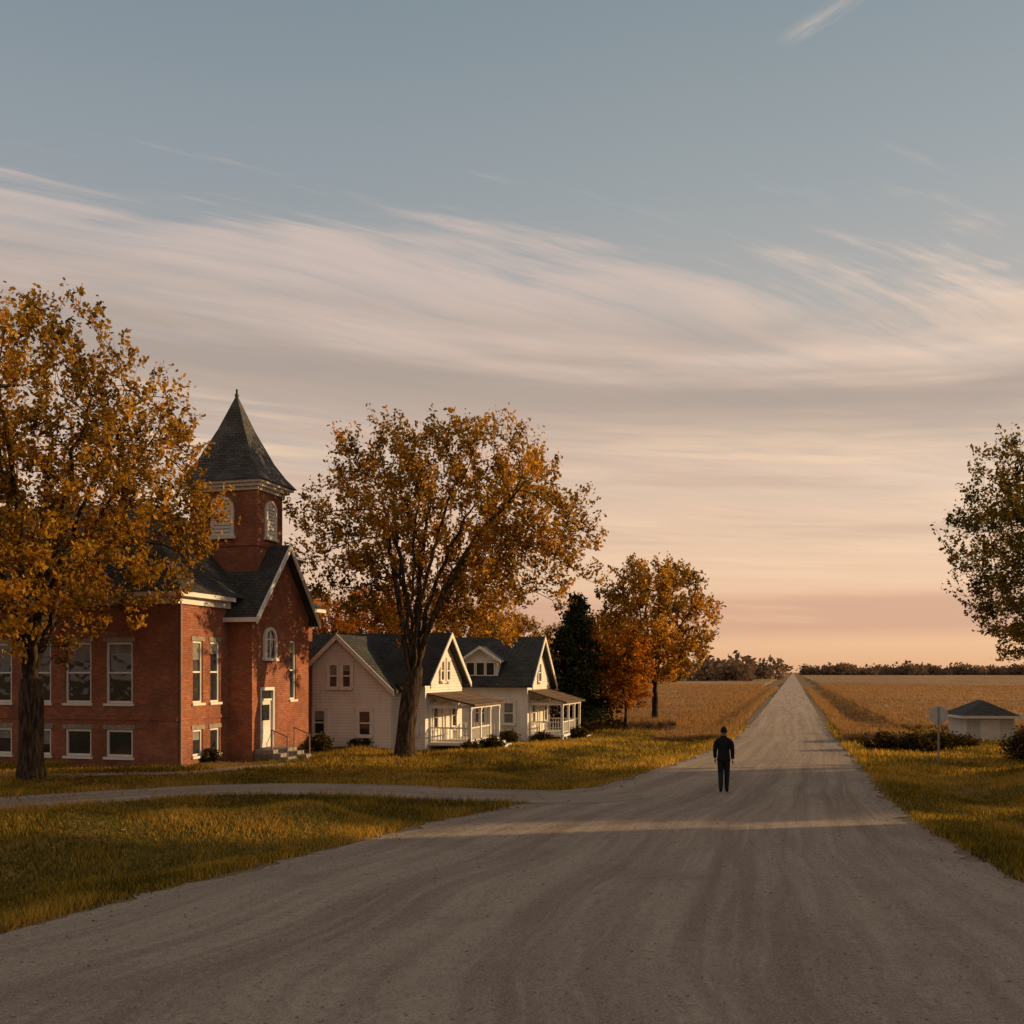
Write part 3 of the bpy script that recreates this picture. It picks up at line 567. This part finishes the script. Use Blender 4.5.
# ------------------------------------------------------------ trees
def grow_tree(seed,center,rad,fork,trunkR,nattr,limbs,flat=.7,step=.38,di=3.0,dk=.62,gap=-.18,lean=(0,0)):
    r=random.Random(seed); cx,cy,cz=center; rx,ry_,rz=rad
    at=[]; off=r.random()*100
    while len(at)<nattr:
        p=Vector((r.uniform(-1.2,1.2),r.uniform(-1.2,1.2),r.uniform(-1,1.2)))
        L=p.length
        if L<.05: continue
        q=p.normalized(); lim=1+.22*noise.noise(q*2.4+Vector((off,0,0)))+.24*noise.noise(q*7+Vector((0,off,0)))
        if p.z<0: lim*=flat+(1-flat)*(1-min(1,-p.z/L))
        if L>lim or L<.22: continue
        if r.random()>(.5+.5*(L/lim)**1.2): continue
        w=Vector((cx+p.x*rx,cy+p.y*ry_,cz+p.z*rz))
        if noise.noise(w*.5+Vector((off,off,0)))<gap: continue
        at.append(w)
    nodes=[Vector((0,0,-.3))]; par=[-1]
    z=.0
    while z<fork:
        z+=step; f=z/fork; p=Vector((lean[0]*f*f+.05*noise.noise((z*.6,seed,0)),lean[1]*f*f+.05*noise.noise((z*.6,0,seed)),z))
        nodes.append(p); par.append(len(nodes)-2)
    top=len(nodes)-1
    for i in range(limbs):
        a=math.tau*(i+r.uniform(-.25,.25))/limbs; sp=r.uniform(.35,.8); ln=r.uniform(.45,.75)
        tgt=Vector((cx+math.cos(a)*rx*sp,cy+math.sin(a)*ry_*sp,cz+rz*(ln-.25*sp)*.9))
        start=top-(i%3); p=nodes[start].copy(); pa=start; n=int((tgt-p).length/step); p0=p.copy()
        c1=p0+Vector((math.cos(a)*rx*sp*.25,math.sin(a)*ry_*sp*.25,(tgt.z-p0.z)*.5))
        for j in range(1,n+1):
            t=j/n; q=p0*(1-t)**2+c1*2*t*(1-t)+tgt*t*t
            q+=Vector((noise.noise((j*.5,i,seed)),noise.noise((i,j*.5,seed)),0))*.18
            nodes.append(q); par.append(pa); pa=len(nodes)-1
    alive=at
    for it in range(90):
        kd=kdtree.KDTree(len(nodes))
        for i,n in enumerate(nodes): kd.insert(n,i)
        kd.balance(); acc={}; keep=[]
        for a in alive:
            co,i,d=kd.find(a)
            if d<dk: continue
            keep.append(a)
            if d<di: acc.setdefault(i,Vector()).__iadd__((a-co).normalized())
        alive=keep
        if not acc or not alive: break
        for i,dv in acc.items():
            dv=dv.normalized()+Vector((r.uniform(-.2,.2),r.uniform(-.2,.2),r.uniform(-.05,.3)))
            prevd=(nodes[i]-nodes[par[i]]).normalized() if par[i]>=0 else Vector((0,0,1))
            dv=(dv+prevd*.35).normalized(); nn=nodes[i]+dv*step
            if kd.find(nn)[2]<step*.35: continue
            nodes.append(nn); par.append(i)
        if len(nodes)>9000: break
    n=len(nodes); cnt=[0]*n; ch=[0]*n
    for i in range(1,n): ch[par[i]]+=1
    for i in range(n):
        if ch[i]==0: cnt[i]=1
    for i in range(n-1,0,-1): cnt[par[i]]+=cnt[i]
    tip=.011; pw=math.log(trunkR/tip)/math.log(max(2,cnt[0])); rad_=np.array([tip*max(1,c)**pw for c in cnt])
    for i,nd in enumerate(nodes):
        if nd.z<1.0 and i<5: rad_[i]*=1+.4*max(0,(1-nd.z)/1.3)**2
    return np.array([tuple(v) for v in nodes]),np.array(par),rad_,np.array(cnt),np.array(ch)
def tube_mesh(nodes,par,rad):
    vs=[];fs=[];base=0
    for i in range(1,len(nodes)):
        p=nodes[par[i]];q=nodes[i];ra=min(rad[par[i]],rad[i]*1.5) if rad[i]<.6*rad[par[i]] else rad[par[i]];rb=rad[i]
        k=12 if rb>.12 else (6 if rb>.035 else 3)
        d=q-p; L=np.linalg.norm(d)+1e-9; d=d/L; a=np.cross(d,(0.,1.,0.) if abs(d[1])<.8 else (1.,0,0)); a/=np.linalg.norm(a); b=np.cross(d,a)
        an=np.arange(k)*math.tau/k; ring=np.cos(an)[:,None]*a+np.sin(an)[:,None]*b
        vs.append(p+ring*ra-d*ra*.15); vs.append(q+ring*rb+d*rb*.15)
        j=np.arange(k); fs.append(np.stack([base+j,base+(j+1)%k,base+k+(j+1)%k,base+k+j],-1)); base+=2*k
    return np.concatenate(vs),np.concatenate(fs)
def tree_meshes(key,seed,size,tw,per,tl,leafmat,**k):
    nodes,par,rad,cnt,ch=grow_tree(seed,**k)
    tv,tf=tube_mesh(nodes,par,rad); r=np.random.default_rng(seed)
    cx,cy,cz=k['center']
    thin=np.where(cnt<=5)[0]
    src=np.repeat(thin,r.poisson(tw,len(thin)))          # twiglets
    out=nodes[src]-np.array([cx,cy,cz-4.5*k['rad'][2]/5]); out/=np.linalg.norm(out,axis=1)[:,None]
    dr=out*.8+r.standard_normal((len(src),3))*.42; dr[:,2]+=.55; dr/=np.linalg.norm(dr,axis=1)[:,None]
    tlen=tl*(.4+1.0*r.random(len(src))**1.5); tips=nodes[src]+dr*tlen[:,None]
    sd=r.standard_normal((len(src),3)); sd-=dr*(sd*dr).sum(1)[:,None]; sd/=np.linalg.norm(sd,axis=1)[:,None]
    q4=np.stack([nodes[src]-sd*.008,nodes[src]+sd*.008,tips+sd*.002,tips-sd*.002],1).reshape(-1,3); b0=len(tv)
    tv=np.concatenate([tv,q4]); tf3=np.arange(len(q4)).reshape(-1,4)+b0; tf=[tf,tf3]
    li=np.repeat(np.arange(len(src)),r.poisson(per,len(src))); t=r.random(len(li))**.7
    C=nodes[src][li]+dr[li]*(tlen[li]*t*1.1)[:,None]+r.standard_normal((len(li),3))*.08
    v,f=leaf_quads(C,size,r)
    cl=np.array([noise.noise(Vector(nodes[i])*.55) for i in range(len(nodes))])
    lv=np.clip(.42+.55*cl[src]+.13*r.standard_normal(len(src)),0,1)[li]+.15*r.standard_normal(len(li))
    print(key,'nodes',len(nodes),'leaves',len(li))
    return dict(tv=tv,tf=tf,v=v,f=f,lv=np.clip(lv,0,1),mat=leafmat)
_cache={}
def trunk_obj(part,d,e):
    return np_mesh(part,d['tv'],np.concatenate(d['tf']),BARK,parent=e,smooth=True)
def place_tree(name,key,x,y,scale=1.0,rot=0.0,z=None,mat=None):
    d=TR[key]; z=H1(x,y) if z is None else z
    e=empty(name,x,y,z,rot,scale)
    for part in ('trunk_and_limbs','foliage'):
        ck=(key,part,mat.name if (mat and part=='foliage') else '')
        if ck not in _cache:
            if part=='foliage': ob=np_mesh(part,d['v'],d['f'],mat or d['mat'],parent=e,attr={'lv':('FACE',d['lv'])})
            else: ob=trunk_obj(part,d,e)
            _cache[ck]=ob.data
        else: link(bpy.data.objects.new(part,_cache[ck]),e)
    return e
TR={}
TR['left']=tree_meshes('left',11,.145,2.4,13,.85,LEAF_A,center=(-.2,0,8.8),rad=(5.3,5.0,5.4),fork=3.4,trunkR=.36,nattr=3000,limbs=8,flat=.95,gap=-.24)
TR['mid']=tree_meshes('mid',23,.150,2.7,13,.90,LEAF_A,center=(1.35,2.4,8.8),rad=(6.0,3.6,4.6),fork=3.4,trunkR=.36,nattr=3100,limbs=10,flat=.9,gap=-.30,lean=(.45,.3))
TR['small']=tree_meshes('small',5,.16,2.6,13,.65,LEAF_A,center=(0,0,5.0),rad=(3.0,3.0,3.1),fork=1.8,trunkR=.16,nattr=1200,limbs=7,flat=1.0,step=.34,dk=.5,gap=-.32)
TR['round']=tree_meshes('round',9,.15,2.6,12,.45,LEAF_B,center=(0,0,3.1),rad=(1.55,1.55,2.3),fork=.9,trunkR=.10,nattr=650,limbs=6,flat=1.0,step=.28,dk=.4,gap=-.5)
place_tree('autumn_tree','left',-14.9,31.0)
place_tree('autumn_tree','mid',-4.15,38.8)
place_tree('autumn_tree','small',9.15,64,1.26,.5)
place_tree('orange_tree','round',6.8,60.0,1.08,2.1)
place_tree('autumn_tree','left',20.6,36.0,.86,4.4,mat=LEAF_O)
for (x,y,s,rt) in ((28,31.9,.80,1.0),(35,33.9,.9,0.3),(31,35.6,.85,2.0),(41,34.5,.9,5)): place_tree('autumn_tree','left',x,y,s,rt)  # unseen trees added out of frame to shade the lawn
for (x,y,s,rt,mt) in ((-13,62,1.0,1,LEAF_B),(-16.5,58,1.1,2,None),(-9,66,1.05,3,LEAF_B),(-4,70,1.0,4,None),(0,73,.9,.5,None),(-24,56,1.2,5,None),(7.5,84,.95,2.2,LEAF_B),(4.5,88,.9,4.2,None),(11,92,.8,1.2,None)):
    place_tree('background_tree','small',x,y,s,rt,mat=mt)

def conifer(name,x,y,h,r0,seed):
    r=np.random.default_rng(seed); e=empty(name,x,y,0)
    nodes=[(0,0,-.2)];par=[-1]
    for i in range(1,14): nodes.append((0,0,h*i/13)); par.append(i-1)
    rad=[.14*(1-i/14)+.01 for i in range(14)]; C=[];lvv=[]
    for k in range(170):
        z=h*(.08+.9*r.random()); R=r0*(1-z/h)**.8*(.65+.5*r.random()); a=r.random()*math.tau
        b=int(z/h*13); tip=np.array([math.cos(a)*R,math.sin(a)*R,z-.15*R]); nodes.append(tuple(np.array(nodes[b])*.5+.5*tip)); par.append(b); rad.append(.025); nodes.append(tuple(tip)); par.append(len(nodes)-2); rad.append(.01)
        n=int(45+110*R/r0); t=r.random(n)**.6; base=np.array([0,0,z+.1]); P=base+(tip-base)*t[:,None]+r.standard_normal((n,3))*np.array([.2,.2,.12])*(.5+t[:,None]); C.append(P); lvv.append(np.clip(.3+.4*t+.2*r.standard_normal(n)+.25*(r.random()-.5),0,1))
    tv,tf=tube_mesh(np.array(nodes),np.array(par),np.array(rad)); np_mesh('trunk_and_limbs',tv,tf,BARK,parent=e,smooth=True)
    v,f=leaf_quads(np.concatenate(C),.2,r,.1); np_mesh('needles',v,f,LEAF_G,parent=e,attr={'lv':('FACE',np.concatenate(lvv))})
conifer('spruce_tree',3.9,60.5,7.9,2.7,3)

def shrub(name,x,y,rx,ry,h,n,mat=LEAF_S,seed=0,size=.11):
    r=np.random.default_rng(seed+int(abs(x*7+y*3))); e=empty(name,x,y,H1(x,y))
    nodes=[(0,0,-.1)];par=[-1];rad=[.03]; C=[];lv=[]
    for k in range(26):
        a=r.random()*math.tau; q=math.sqrt(r.random()); hh=h*(1-.55*q*q)*(.7+.4*r.random()); tip=np.array([math.cos(a)*rx*q,math.sin(a)*ry*q,hh*.9]); nodes.append(tuple(tip*.5+np.array([0,0,.05]))); par.append(0); rad.append(.016); nodes.append(tuple(tip)); par.append(len(nodes)-2); rad.append(.006)
        m_=n//26; t=r.random(m_)**.5; P=tip*np.stack([.35+.65*t,.35+.65*t,t],-1)+r.standard_normal((m_,3))*.13*max(rx,h)*.8; P[:,2]=np.abs(P[:,2]); C.append(P); lv.append(np.clip(.25+.5*t*r.random()+.2*r.standard_normal(m_),0,1))
    tv,tf=tube_mesh(np.array(nodes),np.array(par),np.array(rad)); np_mesh('stems',tv,tf,BARK,parent=e)
    v,f=leaf_quads(np.concatenate(C),size,r); np_mesh('leaves',v,f,mat,parent=e,attr={'lv':('FACE',np.concatenate(lv))})
for i,(x,y,rx,ry,h) in enumerate(((15.6,42.5,1.0,.7,.75),(17.0,42.5,1.1,.8,.95),(18.4,43,1.1,.7,.8),(19.6,43.6,.9,.7,.7),
    (19.3,37.6,.9,.9,1.3),(20.1,36.5,1.4,1.2,2.2),(21.6,36,1.5,1.4,2.2),
    (-8.0,41.6,.6,.5,.75),(-8.7,41.0,.4,.4,.5),(-9.2,38.9,.35,.3,.45),(-10.9,36.0,.4,.4,.5),(-.9,43.2,.6,.5,.6),(-1.7,42.6,.5,.4,.45),(-.2,47.8,.6,.5,.7),(3.6,55.0,.7,.6,.7),(1.6,52.2,.6,.5,.6),(-.3,52.6,.6,.4,.6),
    (-6.6,43.3,.5,.4,.4))):
    shrub('shrub',x,y,rx,ry,h,int(1800*max(rx,h)),seed=i)

def treeline(name,segs,seed):
    r=np.random.default_rng(seed); Cs=[];sz=[];lv=[]
    for (x0,y0,x1,y1,n,h) in segs:
        for k in range(n):
            t=r.random(); x=x0+(x1-x0)*t; y=y0+(y1-y0)*t+r.normal()*12; hh=h*(.55+.6*r.random()**2)*(1+.45*noise.noise((t*9,seed,0))+.3*noise.noise((t*37,seed,2))); w=hh*(.5+.4*r.random()); m_=46
            P=r.standard_normal((m_,3)); P/=np.linalg.norm(P,axis=1)[:,None]; P*=r.random((m_,1))**.4
            P=P*np.array([w,w,hh*.52])+np.array([x,y,hh*.45]); P[:,2]=np.abs(P[:,2]); Cs.append(P); sz.append(np.full(m_,hh*.24)); lv.append(np.clip(r.random()*.7+.15*r.standard_normal(m_),0,1))
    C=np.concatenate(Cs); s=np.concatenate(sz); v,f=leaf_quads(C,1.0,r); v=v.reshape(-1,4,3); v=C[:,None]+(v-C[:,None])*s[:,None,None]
    np_mesh(name,v.reshape(-1,3),f,LEAF_HAZE,attr={'lv':('FACE',np.concatenate(lv))})
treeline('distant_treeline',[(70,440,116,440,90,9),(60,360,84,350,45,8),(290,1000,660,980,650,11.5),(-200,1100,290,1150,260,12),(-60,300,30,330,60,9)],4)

# ------------------------------------------------------------ traffic sign (seen from behind)
ALU=m_simple('bare_aluminium',(.45,.42,.39),.45,.15,5,.5); GALV=m_simple('galvanised_post',(.30,.28,.26),.5,.2,9); RED=m_simple('sign_red',(.4,.02,.02),.4,.1)
sx,sy=15.35,36.0; e=empty('traffic_sign',sx,sy,H1(sx,sy),ANG+.12)
b=B(); R=.35; zc=1.72
oct_=[(R*math.cos(math.pi/8+i*math.pi/4),R*math.sin(math.pi/8+i*math.pi/4)) for i in range(8)]
b.v+=[(x,-.004,zc+z) for x,z in oct_]+[(x,.0,zc+z) for x,z in oct_]; b.f+=[tuple(range(8)),tuple(range(15,7,-1))]+[(i,(i+1)%8,8+(i+1)%8,8+i) for i in range(8)]
b.obj('sign_plate',ALU,e); b=B(); b.poly([(x*.97,.002,zc+z*.97) for x,z in oct_]); b.obj('sign_face',RED,e)
b=B(); b.box(-.03,.03,-.03,-.006,-.3,zc+.3); b.box(-.03,-.018,-.05,-.0305,-.3,zc+.3); b.box(.018,.03,-.05,-.0305,-.3,zc+.3)
for zz in (zc-.18,zc+.18): b.box(-.016,.016,-.06,-.0505,zz-.02,zz+.02)
b.obj('post',GALV,e)

# ------------------------------------------------------------ walking person
def m_flat(name,col,rough=.85): return m_simple(name,col,rough,.25,14,.2,.003)
JACK=m_flat('dark_jacket',(.010,.010,.011)); JEAN=m_flat('dark_jeans',(.012,.013,.018)); SHOE=m_flat('shoe_leather',(.012,.010,.009),.6); SKIN=m_flat('skin',(.30,.17,.12),.55); HAIR=m_flat('dark_hair',(.012,.009,.007)); EYE=m_flat('eye',(.5,.5,.5),.2)
def skin(name,vs,es,rs,mats,parent,pick=None,root=0,sub=2):
    me=bpy.data.meshes.new(name); me.from_pydata(vs,es,[]); ob=bpy.data.objects.new(name,me); link(ob)
    ob.modifiers.new('s','SKIN')
    for i,d in enumerate(me.skin_vertices[0].data):
        rr_=rs[i]; d.radius=(rr_,rr_) if not isinstance(rr_,tuple) else rr_; d.use_root=(i==root)
    ob.modifiers['s'].use_smooth_shade=True
    md=ob.modifiers.new('sub','SUBSURF'); md.levels=sub; md.render_levels=sub
    dg=bpy.context.evaluated_depsgraph_get(); dg.update(); nm=bpy.data.meshes.new_from_object(ob.evaluated_get(dg))
    bpy.data.objects.remove(ob); nm.materials.clear()
    for m in mats: nm.materials.append(m)
    for p in nm.polygons:
        p.use_smooth=True; p.material_index=pick(p.center) if pick else 0
    return link(bpy.data.objects.new(name,nm),parent)
man=empty('walking_man',5.78,27.3,.014,ANG*.9)
vs=[(0,0,.97),(0,.0,1.10),(0,.01,1.24),(0,.01,1.38),(0,.0,1.46),(0,.015,1.52),(0,.02,1.58),
    (.15,0,1.425),(.205,-.01,1.36),(.235,-.045,1.12),(.235,.03,.90),
    (-.15,0,1.425),(-.205,.01,1.36),(-.235,.0,1.12),(-.235,.12,.92),
    (.08,0,.90),(.085,.09,.53),(.075,.06,.12),(.078,.05,.06),(.09,.20,.035),
    (-.08,0,.90),(-.08,.03,.51),(-.07,-.17,.17),(-.07,-.20,.12),(-.075,-.08,.035)]
es=[(0,1),(1,2),(2,3),(3,4),(4,5),(5,6),(3,7),(7,8),(8,9),(9,10),(3,11),(11,12),(12,13),(13,14),(0,15),(15,16),(16,17),(17,18),(18,19),(0,20),(20,21),(21,22),(22,23),(23,24)]
rs=[(.165,.125),(.165,.125),(.18,.13),(.19,.13),(.13,.10),.065,.058,.10,.082,.062,.046,.10,.082,.062,.046,(.11,.115),.080,.062,.055,.042,(.11,.115),.080,.062,.055,.042]
def pk(c):
    if c.z>1.535: return 3
    if c.z>.89 and (c.z>.94 or abs(c.x)>.19): return 0
    if c.z<.10 or (c.x<0 and c.z<.15): return 2
    return 1
skin('clothed_body',vs,es,rs,[JACK,JEAN,SHOE,SKIN],man,pk)
b=B()
for (z0,z1,ra,rb) in ((.86,.93,.185,.145),(1.49,1.555,.082,.08)):
    k=20
    for i in range(k):
        a=math.tau*i/k;c=math.tau*(i+1)/k; y0=.01 if z0>1 else 0
        b.hexa([(ra*math.cos(a),y0+rb*math.sin(a),z0),(ra*math.cos(c),y0+rb*math.sin(c),z0),(ra*.9*math.cos(c),y0+rb*.9*math.sin(c),z0),(ra*.9*math.cos(a),y0+rb*.9*math.sin(a),z0),
                (ra*math.cos(a),y0+rb*math.sin(a),z1),(ra*math.cos(c),y0+rb*math.sin(c),z1),(ra*.9*math.cos(c),y0+rb*.9*math.sin(c),z1),(ra*.9*math.cos(a),y0+rb*.9*math.sin(a),z1)])
b.obj('jacket_hem_and_collar',JACK,man,smooth=True)
def headmesh():
    bm=bmesh.new(); bmesh.ops.create_uvsphere(bm,u_segments=28,v_segments=20,radius=1)
    for v in bm.verts:
        x,y,z=v.co; f=1-.22*max(0,-z)*(1 if y>0 else .6)
        v.co=Vector((x*.078*f,y*.098*(1-.1*max(0,-z)),z*.122))
        if y>.85 and -.35<z<.12 and abs(x)<.25: v.co.y+=.018*(1-abs(x)*3)
        if y>.5 and .05<z<.25 and .2<abs(x)<.6: v.co.y-=.006
    me=bpy.data.meshes.new('head'); bm.to_mesh(me); bm.free()
    for m in (SKIN,HAIR): me.materials.append(m)
    for p in me.polygons:
        p.use_smooth=True; c=p.center
        p.material_index=1 if (c.z>.055 or (c.y<.02 and c.z>-.045)) else 0
    return me
hd=link(bpy.data.objects.new('head',headmesh()),man); hd.location=(0,.03,1.665)
b=B()
for sg in (-1,1):
    b.hexa([(sg*.074,.0,1.635),(sg*.092,-.012,1.64),(sg*.09,.018,1.64),(sg*.074,.03,1.635),(sg*.076,-.005,1.69),(sg*.094,-.015,1.695),(sg*.092,.02,1.69),(sg*.076,.03,1.69)])
b.box(-.022,.022,.118,.125,1.615,1.62); b.obj('ears_and_mouth',SKIN,man)
b=B()
for sg in (-1,1): b.box(sg*.03-.011,sg*.03+.011,.116,.122,1.67,1.682)
b.obj('eyes',EYE,man)
bm=bmesh.new(); bmesh.ops.create_uvsphere(bm,u_segments=24,v_segments=16,radius=1)
bmesh.ops.delete(bm,geom=[v for v in bm.verts if v.co.z<-.25 or (v.co.y>.45 and v.co.z<.5)],context='VERTS')
for v in bm.verts: v.co=Vector((v.co.x*.087,v.co.y*.106,v.co.z*.131))*(1+.05*noise.noise(v.co*4))
me=bpy.data.meshes.new('hair'); bm.to_mesh(me); bm.free(); me.materials.append(HAIR)
for p in me.polygons: p.use_smooth=True
hr=link(bpy.data.objects.new('hair',me),man); hr.location=(0,.027,1.668)
def hand(name,w,dirv,sg):
    w=Vector(w); d=Vector(dirv).normalized(); side=Vector((0,1,0)); side=(side-d*side.dot(d)).normalized(); nrm=Vector((-sg,0,0))
    vs=[w,w+d*.045,w+d*.085]; es=[(0,1),(1,2)]; rs=[.024,(.030,.018),(.034,.014)]
    for k,(o,l) in enumerate(((.027,.07),(.009,.078),(-.009,.072),(-.026,.058))):
        i=len(vs); b0=w+d*.085+side*o; vs+=[b0,b0+d*l*.5+nrm*.006,b0+d*l*.95+nrm*.024]; es+=[(2,i),(i,i+1),(i+1,i+2)]; rs+=[.0095,.009,.0075]
    i=len(vs); b0=w+d*.04+side*.028; vs+=[b0,b0+d*.03+side*.02+nrm*.01,b0+d*.058+side*.026+nrm*.018]; es+=[(1,i),(i,i+1),(i+1,i+2)]; rs+=[.011,.010,.008]
    skin(name,[tuple(v) for v in vs],es,rs,[SKIN],man)
hand('right_hand',(.236,.04,.885),(.02,.12,-1),1); hand('left_hand',(-.236,.135,.905),(-.02,.2,-1),-1)

# ------------------------------------------------------------ world
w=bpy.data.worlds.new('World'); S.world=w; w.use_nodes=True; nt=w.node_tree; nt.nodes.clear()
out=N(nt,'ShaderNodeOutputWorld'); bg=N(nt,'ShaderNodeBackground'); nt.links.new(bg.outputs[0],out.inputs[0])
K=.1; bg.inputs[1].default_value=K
sky=N(nt,'ShaderNodeTexSky'); sky.sky_type='NISHITA'; sky.sun_disc=False; sky.sun_elevation=SUN_EL; sky.sun_rotation=math.pi/2-SUN_AZ
sky.air_density=1.0; sky.dust_density=1.5; sky.ozone_density=1.0
gen=COORD(nt,'Generated'); s=SEP(nt,gen); z=s[2]; zc=M(nt,'MAXIMUM',z,.015)
def c10(r,g_,b):
    f=lambda c:((c/255+.055)/1.055)**2.4/K
    return (f(r),f(g_),f(b))
az=M(nt,'DIVIDE',s[0],M(nt,'SQRT',M(nt,'ADD',M(nt,'MULTIPLY',s[0],s[0]),M(nt,'MULTIPLY',s[1],s[1]))))   # + = toward the sun
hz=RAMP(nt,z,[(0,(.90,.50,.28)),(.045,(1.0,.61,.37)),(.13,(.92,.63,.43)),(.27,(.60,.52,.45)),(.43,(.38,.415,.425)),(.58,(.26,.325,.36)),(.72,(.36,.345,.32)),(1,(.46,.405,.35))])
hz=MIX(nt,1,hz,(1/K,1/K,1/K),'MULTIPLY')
base=MIX(nt,.83,sky.outputs[0],hz)
base=MIX(nt,1,base,RAMP(nt,SS(nt,az,-.6,.9),[(0,(.87,.89,.93)),(.5,(.98,.97,.96)),(1,(1,1,1))]),'MULTIPLY')
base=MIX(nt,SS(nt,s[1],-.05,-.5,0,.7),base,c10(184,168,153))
a=M(nt,'DIVIDE',s[0],zc); b_=M(nt,'DIVIDE',s[1],zc)
wv=M(nt,'ADD',M(nt,'MULTIPLY',a,-.41),M(nt,'MULTIPLY',b_,.91)); sv=M(nt,'ADD',M(nt,'MULTIPLY',a,.91),M(nt,'MULTIPLY',b_,.41))
wp=NOISE(nt,COMB(nt,M(nt,'MULTIPLY',sv,.35),M(nt,'MULTIPLY',wv,.5),0),1.1,2,.5)
wv2=M(nt,'ADD',wv,M(nt,'MULTIPLY',M(nt,'SUBTRACT',wp,.5),.55))
n1=NOISE(nt,COMB(nt,M(nt,'MULTIPLY',sv,.7),M(nt,'MULTIPLY',wv2,1.9),1.0),1.3,3,.6,.5)
wv3=M(nt,'ADD',M(nt,'SUBTRACT',wv2,M(nt,'MULTIPLY',sv,.16)),M(nt,'MULTIPLY',n1,.10))
n2=NOISE(nt,COMB(nt,M(nt,'MULTIPLY',sv,.75),M(nt,'MULTIPLY',wv3,7.5),4.0),1.3,6,.70)
den=M(nt,'ADD',M(nt,'MULTIPLY',n1,.60),M(nt,'MULTIPLY',n2,.40))
wisp=M(nt,'ADD',wv2,M(nt,'ADD',M(nt,'MULTIPLY',M(nt,'SUBTRACT',n2,.5),.7),M(nt,'MULTIPLY',M(nt,'SUBTRACT',n1,.5),.8)))
wisp=M(nt,'ADD',wisp,M(nt,'MULTIPLY',M(nt,'MINIMUM',M(nt,'MAXIMUM',a,0),.8),.42))
band=M(nt,'MULTIPLY',SS(nt,wisp,1.86,2.42),SS(nt,wv2,2.9,5.2,1,.5))
thr=M(nt,'ADD',den,M(nt,'MULTIPLY',M(nt,'SUBTRACT',band,1),.34))
d1=M(nt,'MULTIPLY',SS(nt,thr,.25,.64),SS(nt,z,.02,.12))
d1=M(nt,'MULTIPLY',d1,SS(nt,s[1],-.1,.25))
ccol=MIX(nt,SS(nt,z,.12,.42),c10(242,202,172),c10(210,190,180)); ccol=MIX(nt,SS(nt,az,.1,.6),ccol,c10(244,216,192))
c=MIX(nt,M(nt,'MULTIPLY',d1,.86),base,ccol)
# small stray wisp higher up on the right
al=M(nt,'DIVIDE',M(nt,'SUBTRACT',M(nt,'MULTIPLY',M(nt,'SUBTRACT',a,.474),.059),M(nt,'MULTIPLY',M(nt,'SUBTRACT',b_,1.529),.082)),.101)
ac=M(nt,'DIVIDE',M(nt,'ADD',M(nt,'MULTIPLY',M(nt,'SUBTRACT',a,.474),.082),M(nt,'MULTIPLY',M(nt,'SUBTRACT',b_,1.529),.059)),.101)
wn=NOISE(nt,COMB(nt,M(nt,'MULTIPLY',al,8),M(nt,'MULTIPLY',ac,45),2),1,3,.6)
wm_=M(nt,'MULTIPLY',SS(nt,M(nt,'ABSOLUTE',ac),.0,.03,1,0),SS(nt,M(nt,'ABSOLUTE',al),.02,.09,1,0))
c=MIX(nt,M(nt,'MULTIPLY',M(nt,'MULTIPLY',wm_,SS(nt,wn,.3,.65)),.6),c,c10(205,188,178))
zs_=M(nt,'ADD',z,M(nt,'MULTIPLY',s[0],.06))
lb=NOISE(nt,COMB(nt,M(nt,'MULTIPLY',s[0],1.5),M(nt,'MULTIPLY',s[1],1.5),M(nt,'MULTIPLY',zs_,20)),1.0,4,.55)
lb2=NOISE(nt,COMB(nt,M(nt,'MULTIPLY',s[0],2.0),M(nt,'MULTIPLY',s[1],2.0),M(nt,'MULTIPLY',zs_,36)),1.0,4,.6)
g1=M(nt,'MULTIPLY',SS(nt,zs_,.20,.27),SS(nt,zs_,.29,.36,1,0))
c=MIX(nt,M(nt,'MULTIPLY',M(nt,'MULTIPLY',g1,SS(nt,lb,.28,.55)),.82),c,c10(170,156,146))
g3=M(nt,'MULTIPLY',SS(nt,zs_,.09,.13),SS(nt,zs_,.21,.27,1,0))
c=MIX(nt,M(nt,'MULTIPLY',M(nt,'MULTIPLY',g3,SS(nt,lb2,.50,.66)),.6),c,c10(250,216,180))
c=MIX(nt,M(nt,'MULTIPLY',M(nt,'MULTIPLY',g3,SS(nt,lb2,.48,.34)),.45),c,c10(204,174,153))
g2=M(nt,'MULTIPLY',SS(nt,z,.025,.045),SS(nt,z,.065,.085,1,0))
c=MIX(nt,M(nt,'MULTIPLY',M(nt,'MULTIPLY',g2,SS(nt,lb,.40,.56)),.65),c,c10(204,158,136))
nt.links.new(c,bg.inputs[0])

sl_=bpy.data.lights.new('sun','SUN'); sl_.energy=5.0; sl_.angle=math.radians(.6); sl_.color=(1,.67,.32)
so=bpy.data.objects.new('sun',sl_); link(so)
D3=Vector((math.cos(SUN_EL)*math.cos(SUN_AZ),math.cos(SUN_EL)*math.sin(SUN_AZ),math.sin(SUN_EL))); so.rotation_euler=(-D3).to_track_quat('-Z','Y').to_euler(); so.location=(30,10,30)

cam=bpy.data.cameras.new('camera'); co=bpy.data.objects.new('camera',cam); link(co)
co.location=(0,0,CH); co.rotation_euler=(math.pi/2,0,0); cam.sensor_width=36; cam.lens=36*F/1024; cam.shift_y=(HZ-512)/1024; cam.clip_end=20000; cam.clip_start=.1
S.camera=co
